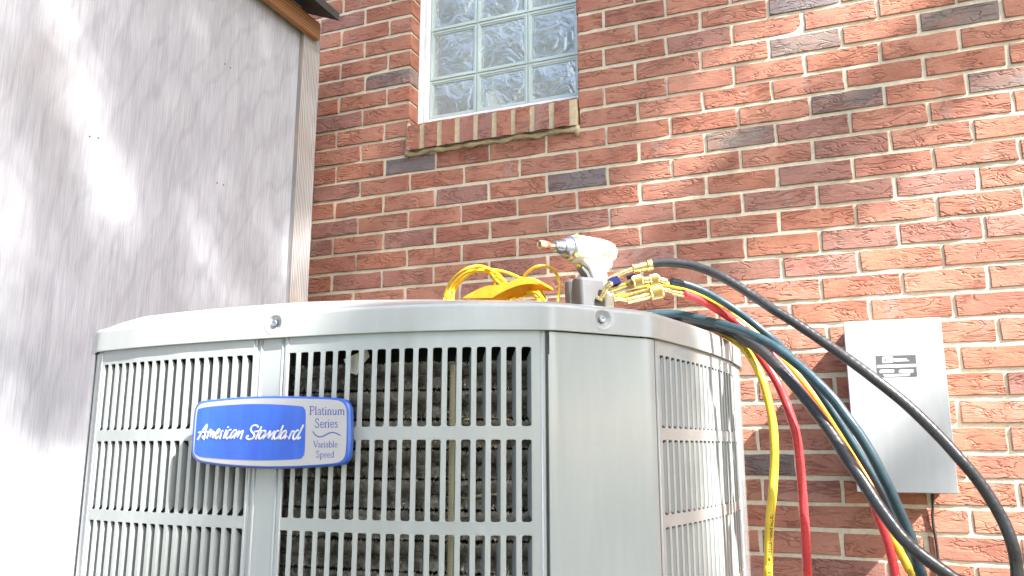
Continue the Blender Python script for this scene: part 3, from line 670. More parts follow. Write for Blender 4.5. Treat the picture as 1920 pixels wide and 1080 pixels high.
strokes = [cA(s) for s in [
 [(95,690),(170,560),(250,420),(330,290),(410,185)], [(410,185),(375,330),(345,500),(300,690)], [(250,585),(275,640),(300,690)], [(125,465),(280,445),(430,435)],
 [(395,645),(450,500),(515,355)], [(515,355),(545,420),(500,600)], [(500,600),(575,400)], [(575,400),(595,500),(590,645),(655,425)],
 [(670,540),(760,480),(805,400),(795,350),(740,400),(690,520),(680,620),(710,655),(790,560)], [(820,665),(885,395)], [(850,480),(890,420),(935,395)],
 [(945,650),(990,500),(1045,360)], [(1085,275),(1095,300)], [(1195,385),(1160,368),(1090,430),(1035,560),(1040,650),(1080,650),(1150,580)],
 [(1375,390),(1300,385),(1220,470),(1165,590),(1180,645),(1260,580),(1370,400)], [(1370,400),(1310,540),(1280,650)], [(1280,650),(1380,480),(1465,385)], [(1465,385),(1420,500),(1390,610)], [(1390,610),(1500,450),(1590,385)], [(1590,385),(1545,530),(1500,670)]]]
strokes += [cB(s) for s in [
 [(385,265),(350,215),(280,200),(200,240),(160,320),(190,400),(250,460),(265,530),(210,600),(120,625),(50,600),(30,560),(60,525),(105,520)],
 [(490,235),(440,340),(370,480),(310,620)], [(275,400),(400,378),(560,368)], [(625,395),(560,365),(480,410),(415,520),(410,600),(460,600),(550,500),(610,400)], [(610,400),(560,520),(520,605)],
 [(520,605),(640,500),(755,360)], [(755,360),(720,480),(685,590)], [(685,590),(780,480),(885,365)], [(885,365),(840,500),(795,630)],
 [(1020,370),(950,375),(880,460),(860,570),(890,615),(970,560),(1060,390),(1140,195)], [(1070,370),(1010,500),(975,605)], [(975,605),(1040,560)],
 [(1245,370),(1170,375),(1090,460),(1050,570),(1070,612),(1150,550),(1240,385)], [(1240,385),(1185,520),(1165,600)], [(1165,600),(1260,520)], [(1300,615),(1350,490),(1400,370)], [(1350,470),(1410,385),(1480,390)],
 [(1605,350),(1540,370),(1460,460),(1430,570),(1460,622),(1540,560),(1640,390),(1745,185)], [(1670,340),(1600,490),(1560,610)], [(1560,615),(1610,600),(1665,555)]]]
b = MB()
for s in strokes: b.ribbon([q3(x, y, .0009) for x, y in smooth(s, 5)], 0.0025, BN, .0010)
o = b.build('script_lettering', MLET); o.parent = bo
T_, t_n = .115, .06
G = {'P': ([([(.15,0),(.15,1)],T_),([(.15,.97),(.4,.97),(.53,.75),(.4,.5),(.15,.48)],.08),([(.02,.02),(.28,.02)],t_n),([(.02,.98),(.15,.98)],t_n)], .6),
 'l': ([([(.1,0),(.1,1)],T_),([(0,.02),(.2,.02)],t_n)], .25), 'a': ([([(.05,.5),(.2,.61),(.32,.5),(.32,.08),(.4,.02)],.085),([(.32,.36),(.1,.27),(.05,.12),(.15,.01),(.32,.12)],.065)], .44),
 't': ([([(.13,.8),(.13,.1),(.27,.03)],.1),([(0,.6),(.27,.6)],t_n)], .32), 'i': ([([(.1,0),(.1,.6)],T_),([(.1,.8),(.1,.9)],.12),([(0,.02),(.2,.02)],t_n),([(0,.6),(.1,.6)],t_n)], .25),
 'n': ([([(.1,0),(.1,.6)],T_),([(.1,.48),(.25,.61),(.38,.48)],.08),([(.38,0),(.38,.5)],T_),([(0,.02),(.2,.02)],t_n),([(.28,.02),(.48,.02)],t_n)], .53),
 'u': ([([(.1,.6),(.1,.12),(.2,.01),(.38,.12)],.09),([(.38,0),(.38,.6)],T_),([(0,.6),(.1,.6)],t_n)], .52),
 'm': ([([(.1,0),(.1,.6)],T_),([(.1,.48),(.25,.61),(.38,.48)],.08),([(.38,0),(.38,.5)],T_),([(.38,.48),(.53,.61),(.66,.48)],.08),([(.66,0),(.66,.5)],T_),([(0,.02),(.2,.02)],t_n),([(.56,.02),(.76,.02)],t_n)], .78),
 'S': ([([(.42,.78),(.36,.95),(.2,.98),(.09,.84),(.15,.64),(.36,.42),(.42,.22),(.3,.02),(.14,.02),(.05,.22)],.085)], .52),
 'e': ([([(.07,.34),(.37,.36),(.33,.56),(.2,.61),(.08,.5),(.06,.25),(.16,.03),(.3,.02),(.4,.12)],.075)], .46), 'r': ([([(.1,0),(.1,.6)],T_),([(.1,.42),(.2,.58),(.32,.57)],.08),([(0,.02),(.22,.02)],t_n)], .35),
 's': ([([(.28,.5),(.2,.61),(.08,.56),(.09,.42),(.27,.26),(.27,.08),(.14,.01),(.04,.12)],.08)], .36), 'V': ([([(.03,1),(.3,0)],T_),([(.3,0),(.56,1)],.06),([(-.04,.98),(.14,.98)],t_n),([(.46,.98),(.64,.98)],t_n)], .56),
 'b': ([([(.1,0),(.1,1)],T_),([(.1,.5),(.25,.61),(.41,.45),(.41,.16),(.27,.01),(.1,.08)],.08)], .5), 'p': ([([(.1,-.35),(.1,.6)],T_),([(.1,.5),(.25,.61),(.41,.45),(.41,.16),(.27,.01),(.1,.08)],.08),([(0,-.35),(.2,-.35)],t_n)], .5),
 'd': ([([(.4,0),(.4,1)],T_),([(.4,.5),(.25,.61),(.08,.45),(.08,.16),(.22,.01),(.4,.1)],.08)], .52)}
b = MB()
for word, x0, x1, base, cap in (('Platinum', 85, 690, 250, 105), ('Series', 180, 575, 465, 315), ('Variable', 160, 570, 800, 690), ('Speed', 200, 512, 970, 860)):
    adv = sum(G[c][1] for c in word); k = (x1-x0)/adv/9; hh = (base-cap)/9; x = 570+x0/9; y = 750+base/9; mm = .93/1509.97
    for ch in word:
        for pts, w in G[ch][0]:
            pp = smooth(pts, 4) if len(pts) > 2 else pts
            b.ribbon([q3(x+a*k, y-c_*hh, .0005) for a, c_ in pp], w*hh*mm*1.25, BN)
        x += G[ch][1]*k
o = b.build('printed_words', MPRT, fix=False); o.parent = bo
wv_ = smooth([(148,528),(175,570),(220,610),(280,622),(340,602),(420,560),(490,548),(555,568),(618,598)], 5)
b = MB()
n = len(wv_)
for i in range(n-1):
    a, c_ = wv_[i], wv_[i+1]; b.ribbon([q3(570+a[0]/9, 750+a[1]/9, .00052), q3(570+c_[0]/9, 750+c_[1]/9, .00052)], .0016-.0006*abs(i/n-.5), BN)
o = b.build('wave_mark', MPRT, fix=False); o.parent = bo
b = MB()
for px in (400, 620): b.lathe(B0+BT*bp(px, 810)[0]+np.array([0,0,bp(px, 810)[1]]), -BN, [(.008, .004), (.018, .004)], 10)
o = b.build('badge_clip', MBLK); o.parent = bo
# pad
b = MB(); b.box((cen[0]-.62, cen[1]-.62, .004), (cen[0]+.62, cen[1]+.56, .06)); o = b.build('concrete_pad', MCON); o['kind'] = 'structure'

# ------------------------------------------------------------------ hoses
def hose(name, label, pts, dia, m, group, n=10, twist=0, root=None):
    P = [atD(x, y, D) for x, y, D in pts]; P = smooth(P, n)
    for p in P: p[2] = max(p[2], dia/2+.002)
    r = root or empty(name, tuple(P[0]), label, 'hose', group)
    b = MB(); b.tube([p for p in P], dia/2, 20); me = b.mesh('tube', m)
    at = me.attributes.new('along', 'FLOAT', 'POINT'); L = np.r_[0, np.cumsum([np.linalg.norm(P[i+1]-P[i]) for i in range(len(P)-1)])]
    vals = np.repeat(L/(.0095)*2*math.pi/1.0, 20) + np.tile(np.arange(20)*2*math.pi/20, len(P))
    # smooth attribute over long segments would alias, so resample densely
    at.data.foreach_set('value', vals.astype(np.float32)); o = bpy.data.objects.new('tube', me); COL.objects.link(o)
    return r, under(r, o), P
def dense(pts, k): return pts
HG = 'refrigerant hoses draped over the right side of the unit'
def cyl(b, p0, p1, r0, r1=None, seg=20, ch=.0006):
    p0, p1 = np.asarray(p0), np.asarray(p1); L = np.linalg.norm(p1-p0); r1 = r1 or r0
    b.lathe(p0, p1-p0, [(0, 0), (0, r0-ch), (ch, r0), (L-ch, r1), (L, r1-ch), (L, 0)], seg)
def knurl(b, p0, p1, r, n=26):
    p0, p1 = np.asarray(p0), np.asarray(p1); ax = p1-p0; L = np.linalg.norm(ax); ax /= L
    a = np.cross(ax, (0,0,1.)); a /= np.linalg.norm(a); c = np.cross(ax, a); m_ = 9; vs = []
    for i in range(m_+1):
        for k in range(n*2):
            w = math.pi*k/n; rr = r*(1+.055*(1 if (k+i) % 2 else -1)*(0 if i in (0, m_) else 1)); vs.append(p0+ax*L*i/m_+rr*(math.cos(w)*a+math.sin(w)*c))
    N_ = n*2; b.add(vs, [(i*N_+k, i*N_+(k+1)%N_, (i+1)*N_+(k+1)%N_, (i+1)*N_+k) for i in range(m_) for k in range(N_)], False)
    b.lathe(p0, ax, [(-.0012, 0), (-.0012, r*.86), (0, r)], N_); b.lathe(p1, ax, [(0, r), (.0012, r*.86), (.0012, 0)], N_)
fp = lambda x, y, D=1.30: atD(1120+x/10.8, 480+y/10.8, D)
rp = 1.30/F
# 1 black hose from the brass ferrule
r, o, P = hose('refrigerant_hose', 'long black rubber hose arching from the topmost brass ferrule down to the lower right corner',
    [(1221,494.4,1.30),(1250.8,492,1.295),(1290,496,1.285),(1321.7,505.4,1.27),(1353,518.8,1.25),(1384.6,537,1.235),(1416,557,1.22),(1447.6,578.6,1.20),(1479,597.5,1.185),(1523.7,627,1.165),(1560.7,652.7,1.145),(1597.8,679,1.125),(1637.8,709,1.105),(1700,759,1.08),(1760,817,1.05),(1800,861,1.03),(1830,896,1.02),(1857,935,1.01),(1880,975,1.0),(1896,1014,.99),(1905.5,1056,.985),(1906,1110,.98),(1890,1250,.98),(1840,1600,1.0),(1780,2100,1.05)], .0148, MHB, HG)
b = MB(); cyl(b, fp(1000,192), fp(1105,183), 12*rp); cyl(b, fp(722,262), fp(1000,196), 9.6*rp); cyl(b, fp(1075,186), fp(1125,184), 9*rp)
under(r, b.build('ferrule', MBRASS))
b = MB(); b.tube(smooth([fp(205,520), fp(290,465), fp(400,400), fp(550,320), fp(735,262)], 5), 5.4*rp, 14); under(r, b.build('bent_pipe', MBRASS))
# 2 teal hose with the knurled ball valve
r, o, P = hose('refrigerant_hose', 'slim teal hose leaving the pair of knurled brass nuts just below the black hose',
    [(1258,527.5,1.30),(1290,534.5,1.305),(1321.7,547,1.31),(1353,564.4,1.315),(1384.6,585,1.315),(1416,608.5,1.315),(1447.6,635,1.30),(1468,654,1.28),(1500,688,1.25),(1530,726,1.23),(1565,778,1.215),(1606,842,1.20),(1635,889,1.19),(1648,911.5,1.185),(1663,939,1.18),(1684,990,1.17),(1700,1040,1.165),(1712,1090,1.16),(1720,1250,1.15),(1700,1700,1.12),(1650,2150,1.15)], .0122, MHT, HG)
b = MB(); cyl(b, fp(1235,478), fp(1405,520), 6.8*rp); under(r, b.build('sleeve', MBRASS))
b = MB(); knurl(b, fp(1060,490), fp(1245,455), 9.6*rp); under(r, b.build('knurled_nut', MKNURL))
b = MB(); knurl(b, fp(720,532), fp(915,485), 11*rp); cyl(b, fp(905,487), fp(1065,480), 7.5*rp); under(r, b.build('knurled_nut', MKNURL))
b = MB(); cyl(b, fp(240,690), fp(575,575), 7.6*rp, 7.2*rp, 6)
for i in range(6): q0 = fp(575+i*25, 572-i*7); cyl(b, q0, fp(575+i*25+17, 572-i*7-5), (6.6 if i % 2 else 5.7)*rp)
under(r, b.build('valve_body', MBRASSD))
b = MB(); cyl(b, fp(95,835), fp(215,600), 4.6*rp, 7*rp); cyl(b, fp(195,640), fp(260,560), 7.5*rp); cyl(b, fp(60,830), fp(30,900), 7*rp); under(r, b.build('valve_elbow', MBRASS))
def lever(pl, z0=1.285):
    b = MB(); q = [fp(x, y, z0) for x, y in pl]; back = [fp(x, y, z0+.016) for x, y in pl]; n = len(q)
    b.add(q+back, [tuple(range(n)), tuple(range(2*n-1, n-1, -1))]+[(i, (i+1)%n, n+(i+1)%n, n+i) for i in range(n)]); return b
under(r, lever([(212,490),(235,460),(300,430),(395,395),(425,430),(470,490),(478,530),(400,565),(345,575),(290,510)]).build('valve_lever', MLEV))
# 3 red hose
r3, o, P = hose('refrigerant_hose', 'red hose leaving the lowest brass nut, passing under the teal hose', 
    [(1278,549.5,1.30),(1306,559.5,1.31),(1337,576,1.325),(1369,596,1.335),(1384.6,607,1.335),(1425,643,1.32),(1470,690,1.29),(1515,748,1.26),(1560,808,1.23),(1600,868,1.20),(1630,925,1.18),(1646,968,1.17),(1659,1000,1.165),(1670,1037,1.16),(1677.8,1074,1.155),(1684,1120,1.15),(1690,1400,1.14),(1660,2150,1.15)], .0130, MHR, HG)
b = MB(); cyl(b, fp(1500,722), fp(1760,780), 5.8*rp, 6.2*rp); b.tube(smooth([fp(1330,690), fp(1420,690), fp(1520,725)], 5), 4.4*rp, 12); under(r3, b.build('sleeve', MBRASS))
b = MB(); knurl(b, fp(1075,765), fp(1330,712), 11.5*rp); under(r3, b.build('knurled_nut', MKNURL))
b = MB(); cyl(b, fp(600,905), fp(1045,795), 8.4*rp, 8.4*rp, 6); cyl(b, fp(1000,800), fp(1080,780), 6.5*rp); cyl(b, fp(330,880), fp(440,850), 6*rp); cyl(b, fp(430,870), fp(620,900), 4*rp); under(r3, b.build('valve_body', MBRASS))
# 4 yellow hose (upper)
r4, o, P = hose('refrigerant_hose', 'thin yellow hose running just under the slim teal hose, lettered along its top', 
    [(1150,560,1.36),(1200,545,1.36),(1240,534,1.355),(1290,545,1.355),(1321.7,558,1.355),(1353,574,1.355),(1376.8,592,1.355),(1400,612,1.35),(1424,633,1.34),(1480,686,1.31),(1520,734,1.28),(1560,790,1.25),(1620,888,1.21),(1655,965,1.18),(1668.5,1000,1.17),(1687,1034,1.16),(1703.7,1067,1.15),(1716,1105,1.14),(1730,1400,1.12),(1690,2150,1.15)], .0122, MHY, HG)
b = MB(); cyl(b, fp(560,760,1.325), fp(1010,645,1.325), 4.2*rp); cyl(b, fp(740,770,1.33), fp(820,745,1.33), 4.5*rp); under(r4, b.build('sleeve', MBRASS))
under(r4, lever([(578,410),(600,395),(735,345),(765,360),(785,395),(740,420),(640,480),(610,480)], 1.315).build('valve_lever', MLEV))
# 5 thick teal hose from behind the lid
r5, o, P = hose('refrigerant_hose', 'thick teal hose emerging from behind the lid edge and curving down to the lower right',
    [(1120,600,1.40),(1200,592,1.40),(1262,589,1.39),(1290,592.8,1.375),(1321.7,600.6,1.35),(1353,608.5,1.32),(1384.6,618,1.295),(1416,631,1.265),(1440,643,1.25),(1468,661.5,1.23),(1505,691.5,1.205),(1542,726.7,1.18),(1566,752.6,1.165),(1592,788,1.15),(1615,820,1.14),(1637.8,858,1.13),(1652,886,1.125),(1666.7,915,1.12),(1681.5,948,1.115),(1696,980,1.11),(1708,1010,1.105),(1722,1062,1.10),(1730,1110,1.10),(1745,1400,1.10),(1720,2150,1.12)], .0150, MHT, HG)
# 6 heavy black hose
r6, o, P = hose('refrigerant_hose', 'thick black spiral-wrapped hose hugging the underside of the thick teal hose',
    [(1200,612,1.42),(1270,603,1.40),(1325.6,609.6,1.385),(1366,621,1.345),(1403,641,1.31),(1431,661,1.28),(1459,688.8,1.25),(1486.7,720,1.225),(1510,748,1.205),(1536,781,1.18),(1563.7,820,1.155),(1588,860,1.13),(1613,896,1.11),(1638,935,1.09),(1664.8,973.6,1.07),(1692.6,1008.8,1.055),(1720,1034.7,1.04),(1748,1056,1.03),(1785,1083,1.02),(1830,1120,1.01),(1900,1300,1.0),(1900,2100,1.05)], .0168, MHB, HG)
# 7 yellow hose (lower, nearest the unit) with its lettering
ypts = [(1230,630,1.44),(1290,610,1.42),(1330,614,1.395),(1366,630.5,1.36),(1394,651,1.33),(1414,680,1.305),(1428,708,1.29),(1437,736,1.28),(1444.5,768,1.27),(1450,803,1.26),(1452,837,1.25),(1452,865,1.245),(1451,889,1.24),(1448.5,926,1.23),(1444.5,963,1.225),(1442,1009.6,1.22),(1441,1056,1.215),(1442,1120,1.21),(1460,1500,1.2),(1480,2150,1.2)]
r7, o, YP = hose('refrigerant_hose', 'yellow hose hanging straight down nearest the right side of the unit, with black lettering', ypts, .0132, MHY, HG)
# 8 red hose beside it
r8, o, P = hose('refrigerant_hose', 'red hose hanging down the brick wall beside the lettered yellow hose',
    [(1290,640,1.44),(1340,625,1.42),(1385,635,1.385),(1405,649,1.36),(1423.7,667,1.34),(1440,689.6,1.325),(1457,717,1.31),(1471,748.5,1.30),(1482,778,1.29),(1491.5,809.6,1.28),(1498,846.7,1.275),(1501,880,1.27),(1504,917,1.265),(1507.5,963,1.26),(1510.5,1009.6,1.255),(1514,1078,1.25),(1518,1200,1.25),(1530,1600,1.24),(1540,2150,1.24)], .0140, MHR, HG)
# lettering that runs down the yellow hoses
def text_mesh(body):
    cu = bpy.data.curves.new('txt', 'FONT'); cu.body = body; cu.size = 1; cu.resolution_u = 1; cu.offset = .025; ob = bpy.data.objects.new('txt', cu); COL.objects.link(ob)
    dg = bpy.context.evaluated_depsgraph_get(); me = bpy.data.meshes.new_from_object(ob.evaluated_get(dg)); COL.objects.unlink(ob); bpy.data.objects.remove(ob)
    return me
def hose_text(root, P, rad, body, s0, size, ang):
    me = text_mesh(body); P = np.array(P); L = np.r_[0, np.cumsum(np.linalg.norm(np.diff(P, axis=0), axis=1))]; n = len(me.vertices)
    co = np.zeros(n*3); me.vertices.foreach_get('co', co); co = co.reshape(-1, 3); out = []
    for x, y, z in co:
        s = s0+x*size*.9; c = np.array([np.interp(s, L, P[:,i]) for i in range(3)]); t_ = np.array([np.interp(s+.004, L, P[:,i])-np.interp(s-.004, L, P[:,i]) for i in range(3)]); t_ /= np.linalg.norm(t_)
        vw = CW-c; vw -= t_*np.dot(vw, t_); vw /= np.linalg.norm(vw); sd = np.cross(vw, t_)
        a = ang+(y-.35)*size/rad; out.append(c+(rad+.00025)*(math.cos(a)*vw+math.sin(a)*sd*-1))
    me.vertices.foreach_set('co', np.array(out).ravel()); me.materials.clear(); me.materials.append(MINK); me.update()
    o = bpy.data.objects.new('lettering', me); COL.objects.link(o); under(root, o)
def arc_at(P, py):
    P = np.array(P); L = np.r_[0, np.cumsum(np.linalg.norm(np.diff(P, axis=0), axis=1))]; ys = [proj(p)[1] for p in P]; i0 = int(np.argmin(ys[:len(ys)//3])); return float(np.interp(py, ys[i0:], L[i0:]))
hose_text(r7, YP, .0066, '-JB-Just Better \u2022 KOBRA \u2122 CHARGING', arc_at(YP, 963), .0068, -.35)
hose_text(r7, YP, .0066, 'CHARGING HOSE', arc_at(YP, 642), .0060, .2)
Pq = smooth([atD(x, y, D) for x, y, D in [(1150,560,1.36),(1200,545,1.36),(1240,534,1.355),(1290,545,1.355),(1321.7,558,1.355),(1353,574,1.355),(1376.8,592,1.355),(1400,612,1.35),(1424,633,1.34),(1480,686,1.31),(1520,734,1.28)]], 10)
hose_text(r4, Pq, .0061, 'KOBRA \u2122 CHARGING HOSE', arc_at(Pq, 575), .0062, .0)

# ------------------------------------------------------------------ impact driver standing on the lid
c0 = atD(1100, 470, 1.34); af = atD(1046, 462, 1.305); ar = atD(1152, 473, 1.375)
ax = ar-af; ax[2] *= .6; ax /= np.linalg.norm(ax); dy = np.cross(ax, (0,0,1.)); dy /= np.linalg.norm(dy); dz = np.cross(dy, ax)   # dy points to +? side
drill = empty('impact_driver', tuple(c0), 'white cordless impact driver with a tan socket standing on its battery on the lid', 'power tool')
def LP(x, y, z): return c0+ax*x+dy*y+dz*z
D_ = lambda o: under(drill, o)
b = MB(); b.lathe(c0, ax, [(-.034,.0205),(-.030,.0228),(-.018,.0238),(0,.0235),(.022,.0226),(.040,.0212),(.050,.0185),(.0555,.014),(.058,.007),(.0585,0)], 32)
def rr(x0, x1, z0, z1, r, n=4):
    out = []
    for cx, cz, a0 in ((x1-r, z1-r, 0), (x0+r, z1-r, 90), (x0+r, z0+r, 180), (x1-r, z0+r, 270)):
        for k in range(n+1): a = math.radians(a0+90*k/n); out.append((cx+r*math.cos(a), cz+r*math.sin(a)))
    return out
for sgn in (1, -1): b.prism([(-.022,-.014),(-.016,-.026),(-.006,-.032),(.004,-.050),(.002,-.075),(.038,-.075),(.033,-.05),(.031,-.032),(.043,-.028),(.046,-.018),(.036,-.010)], LP(0,0,0), ax, dz, dy*sgn, 0, .0145, .004)
D_(b.build('housing', MWT))
b = MB(); b.lathe(c0, ax, [(-.052,.0),(-.052,.0135),(-.047,.0165),(-.040,.0175),(-.038,.0205),(-.0345,.0212),(-.034,.0205)], 32); D_(b.build('nose_cone', MGN))
b = MB(); b.lathe(c0, ax, [(-.068,0),(-.068,.0082),(-.066,.0095),(-.056,.0105),(-.053,.0115),(-.052,.0115)], 28); D_(b.build('chuck', MSTEEL))
b = MB(); b.lathe(c0, ax, [(-.078,.0036),(-.067,.0036)], 6); b.lathe(c0, ax, [(-.0975,.0),(-.0925,.0035),(-.0975,.0042),(-.0985,.0062),(-.0965,.0072),(-.083,.0066),(-.082,.0)], 20); D_(b.build('socket', MTAN))
b = MB(); b.lathe(c0, ax, [(-.0865,.0067),(-.0860,.0072),(-.0795,.0062),(-.079,.0)], 20); D_(b.build('socket_ring', MREDB))
for sgn in (1,):
    b = MB()
    for s_ in (1, -1): b.prism([(-.017,-.029),(-.012,-.0285),(.006,-.036),(.004,-.052),(-.006,-.052),(-.010,-.042),(-.018,-.034)], LP(0,0,0), ax, dz, dy*s_, 0, .008, .002)
    D_(b.build('trigger', MGT))
b = MB(); b.tube(smooth([LP(-.021,0,-.025), LP(-.012,0,-.030), LP(-.002,0,-.031)], 4), .0028, 10); D_(b.build('trigger_guard', MYA))
zbase = (GZ+.0022 - c0[2])/dz[2]
b = MB()
for s_ in (1, -1): b.prism(rr(-.034, .016, zbase, -.050, .006), LP(0,0,0), ax, dz, dy*s_, 0, .024, .005)
D_(b.build('battery', MGT))
b = MB()
for s_ in (1, -1): b.prism(rr(.0165, .037, zbase, -.046, .004), LP(0,0,0), ax, dz, dy*s_, .0, .022, .004)
D_(b.build('battery_latch', MWT))
side = 1 if np.dot(dy, CW-c0) > 0 else -1
for x, z in ((-.033,.016),(-.037,-.015),(.016,-.022),(.041,-.0245)):
    rad = .0225; yy = math.sqrt(max(1e-6, rad*rad-min(z*z, rad*rad*.96)))*side+side*.0008
    b = MB(); b.lathe(LP(x, yy, z), dy*side, [(-.003,.0026),(.001,.0026),(.0012,.0012),(-.0003,.001),(-.0003,0)], 12); D_(b.build('screw', MYA))
b = MB()
for k in range(3):
    for j in range(3):
        x = .040+j*.004; z = -.004+k*.007; yy = math.sqrt(.0208**2-z*z)*side
        b.lathe(LP(x, yy*.97, z), dy*side, [(0,.0012),(.0008,.0012),(.0008,0)], 6)
for x0_, x1_, z0_, z1_ in ((.006,.011,-.008,-.005),(.014,.026,-.0085,-.0075),(.028,.029,-.014,.010)):
    yy = .0222*side; b.prism([(x0_,z0_),(x1_,z0_),(x1_,z1_),(x0_,z1_)], LP(0,0,0), ax, dz, dy, yy*.93, yy*1.005)
D_(b.build('vent_mark', MYA))

# ------------------------------------------------------------------ yellow cord coil and its curved hook
yc = lambda x, y, D=1.33: atD(820+x/7.385, 480+y/7.385, D)
coil = empty('coiled_cord', tuple(yc(700, 560)), 'loose coil of thin yellow cord lying on the lid left of the white tool', 'cord')
b = MB(); dn = 640
for L, Ds in (([(95,dn),(115,520),(160,400),(250,290),(380,190),(520,142),(640,150),(760,200),(850,260),(920,340),(990,430),(1040,dn)], 1.33), ([(145,dn),(170,500),(240,370),(360,260),(480,210),(600,190),(700,215),(760,265),(820,340),(890,400),(960,500),(980,dn)], 1.345),
      ([(205,dn),(235,500),(300,380),(420,270),(560,205),(680,185),(800,195),(950,225),(1100,285),(1250,365),(1380,430),(1460,500),(1490,dn)], 1.36), ([(800,dn),(795,420),(785,340),(740,260),(640,210),(500,200),(380,250),(240,400),(180,540),(170,dn)], 1.37),
      ([(1150,dn),(1140,430),(1180,320),(1260,215),(1370,150),(1480,137),(1590,180),(1665,280),(1697,400),(1690,500),(1670,dn)], 1.35), ([(1180,380),(1290,430),(1380,490),(1430,570),(1440,dn)], 1.31), ([(950,600),(1060,530),(1170,492),(1300,500),(1400,530),(1500,dn)], 1.30), ([(1000,620),(1120,560),(1250,545),(1350,560),(1420,dn)], 1.295), ([(120,dn),(190,450),(330,300),(500,170),(620,165),(720,185),(840,290),(930,400),(1000,520),(1010,dn)], 1.355)):
    pts = smooth([yc(x, y, Ds+.02*math.sin(i*1.1)) for i, (x, y) in enumerate(L)], 7); b.tube(pts, .0025, 10)
for k in range(4):   # turns lying flat on the guard, out of sight from the front
    a0 = yc(600+120*k, 600, 1.34); rr_ = .055+.006*k
    b.tube([(a0[0]+rr_*1.5*math.cos(w), a0[1]+.03+rr_*math.sin(w), GZ+.005+.0046*k) for w in np.linspace(0, 2*math.pi, 33)], .0022, 8, False)
under(coil, b.build('cord', MYC))
hk = empty('curved_hook', tuple(yc(900, 460, 1.27)), 'curved amber plastic hook leaning through the yellow cord coil', 'hook')
top = smooth([(330,600),(420,540),(540,475),(690,415),(860,400),(960,375),(1050,335),(1180,303),(1300,300),(1390,325),(1435,365)], 4)
bot_ = smooth([(1438,388),(1400,392),(1300,385),(1180,398),(1080,428),(980,470),(880,520),(800,570),(760,600)], 4)
b = MB(); f0 = [yc(x, y, 1.285) for x, y in top]; f1 = [yc(x, y+ (20 if 0 else 0), 1.285) for x, y in bot_]
loop = f0+f1; ctr = sum(loop)/len(loop)
back = [q + np.array([.010, .030, -.006]) for q in loop]; inner = [ctr+(q-ctr)*np.array([.96,.96,.9])+np.array([0,-.002,.0]) for q in loop]
n = len(loop)
b.add(loop+back, [(i, (i+1)%n, n+(i+1)%n, n+i) for i in range(n)], True); b.add(loop+inner, [(i, (i+1)%n, n+(i+1)%n, n+i) for i in range(n)], True); b.add(inner, [tuple(range(n))]); b.add(back, [tuple(range(n))])
under(hk, b.build('hook_blade', MOR))

# ------------------------------------------------------------------ electrical box on the wall
BD = .135
tl, trp, br, bl_ = atY(1584, 604, -BD), atY(1768, 594, -BD), atY(1793, 926, -BD), atY(1604, 926, -BD)
x0, x1 = (tl[0]+bl_[0])/2, (trp[0]+br[0])/2; z1, z0 = (tl[2]+trp[2])/2, br[2]
box = empty('electrical_box', ((x0+x1)/2, -BD/2, z0), 'light grey metal electrical box with a small dark label, mounted on the brick wall', 'electrical box')
E_ = lambda o: under(box, o)
b = MB(); b.box((x0+.006, -BD+.022, z0+.012), (x1-.008, -.0035, z1-.006)); E_(b.build('box_body', MBOX))
b = MB(); b.prism(rr(x0, x1, z0, z1, .002, 2), (0,0,0), (1,0,0), (0,0,1), (0,-1,0), BD-.0215, BD, .0018); E_(b.build('box_cover', MBOX))
b = MB(); b.box((x1+.0002, -BD+.035, z0+.235), (x1+.004, -BD+.047, z0+.250)); b.box((x1-.008, -BD+.030, z0+.23), (x1-.0002, -BD+.052, z0+.255)); E_(b.build('box_latch', MGT))
lb = lambda x, y: (lambda p: (p[0], p[2]))(atY(1630+x/16.62, 655+y/16.62, -BD-.001))
def lpoly(pts, h, m, name, par):
    b = MB(); b.prism([lb(*p) for p in pts], (0,0,0), (1,0,0), (0,0,1), (0,-1,0), BD+h-.0002, BD+h); o = b.build(name, m); under(box, o)
    if par: o.parent = par; o.location = (0, 0, 0)
    return o
MLBL = mat('label_grey', (.075,.075,.08), .5); MLW = mat('label_white', (.8,.8,.8), .5)
lab = lpoly([(195,208),(1442,172),(1492,850),(242,878)], .0003, MLBL, 'label', None)
def rrp(x0_, y0_, x1_, y1_, r, sk=-.03):
    return [(x, y+(x-x0_)*sk) for x, y in rr(x0_, x1_, y0_, y1_, r, 3)]
for a in [(400,235,738,425,40),(760,290,1165,322,8),(765,346,1235,378,8),(240,492,1440,578,6),(325,640,772,738,35),(922,640,1380,730,35),(435,785,1275,808,8),(470,828,1250,848,8)]: lpoly(rrp(*a), .0006, MLW, 'print_block', lab)
for a in [(470,290,520,380,6),(545,290,560,380,4),(600,290,660,305,4),(645,290,660,380,4),(600,370,660,385,4)]: lpoly(rrp(*a), .0008, MLBL, 'print_mark', lab)
for i in range(22): lpoly(rrp(770+i*20, 350+(i%3)*3, 778+i*20, 374, 1, 0.0) if i % 4 else rrp(765+i*18, 295, 772+i*18, 318, 1, 0.), .0008, MLBL, 'print_mark', lab) if i % 2 else None
b = MB(); b.tube(smooth([atY(1749, 905, -.02), atY(1749.5, 935, -.011), atY(1749, 955, -.008), atY(1748.5, 968, -.007), atY(1751, 990, -.007), atY(1756, 1020, -.007), atY(1759, 1050, -.007), atY(1761, 1100, -.007), atY(1765, 1400, -.007)], 6), .0035, 8); E_(b.build('cable', MHB))

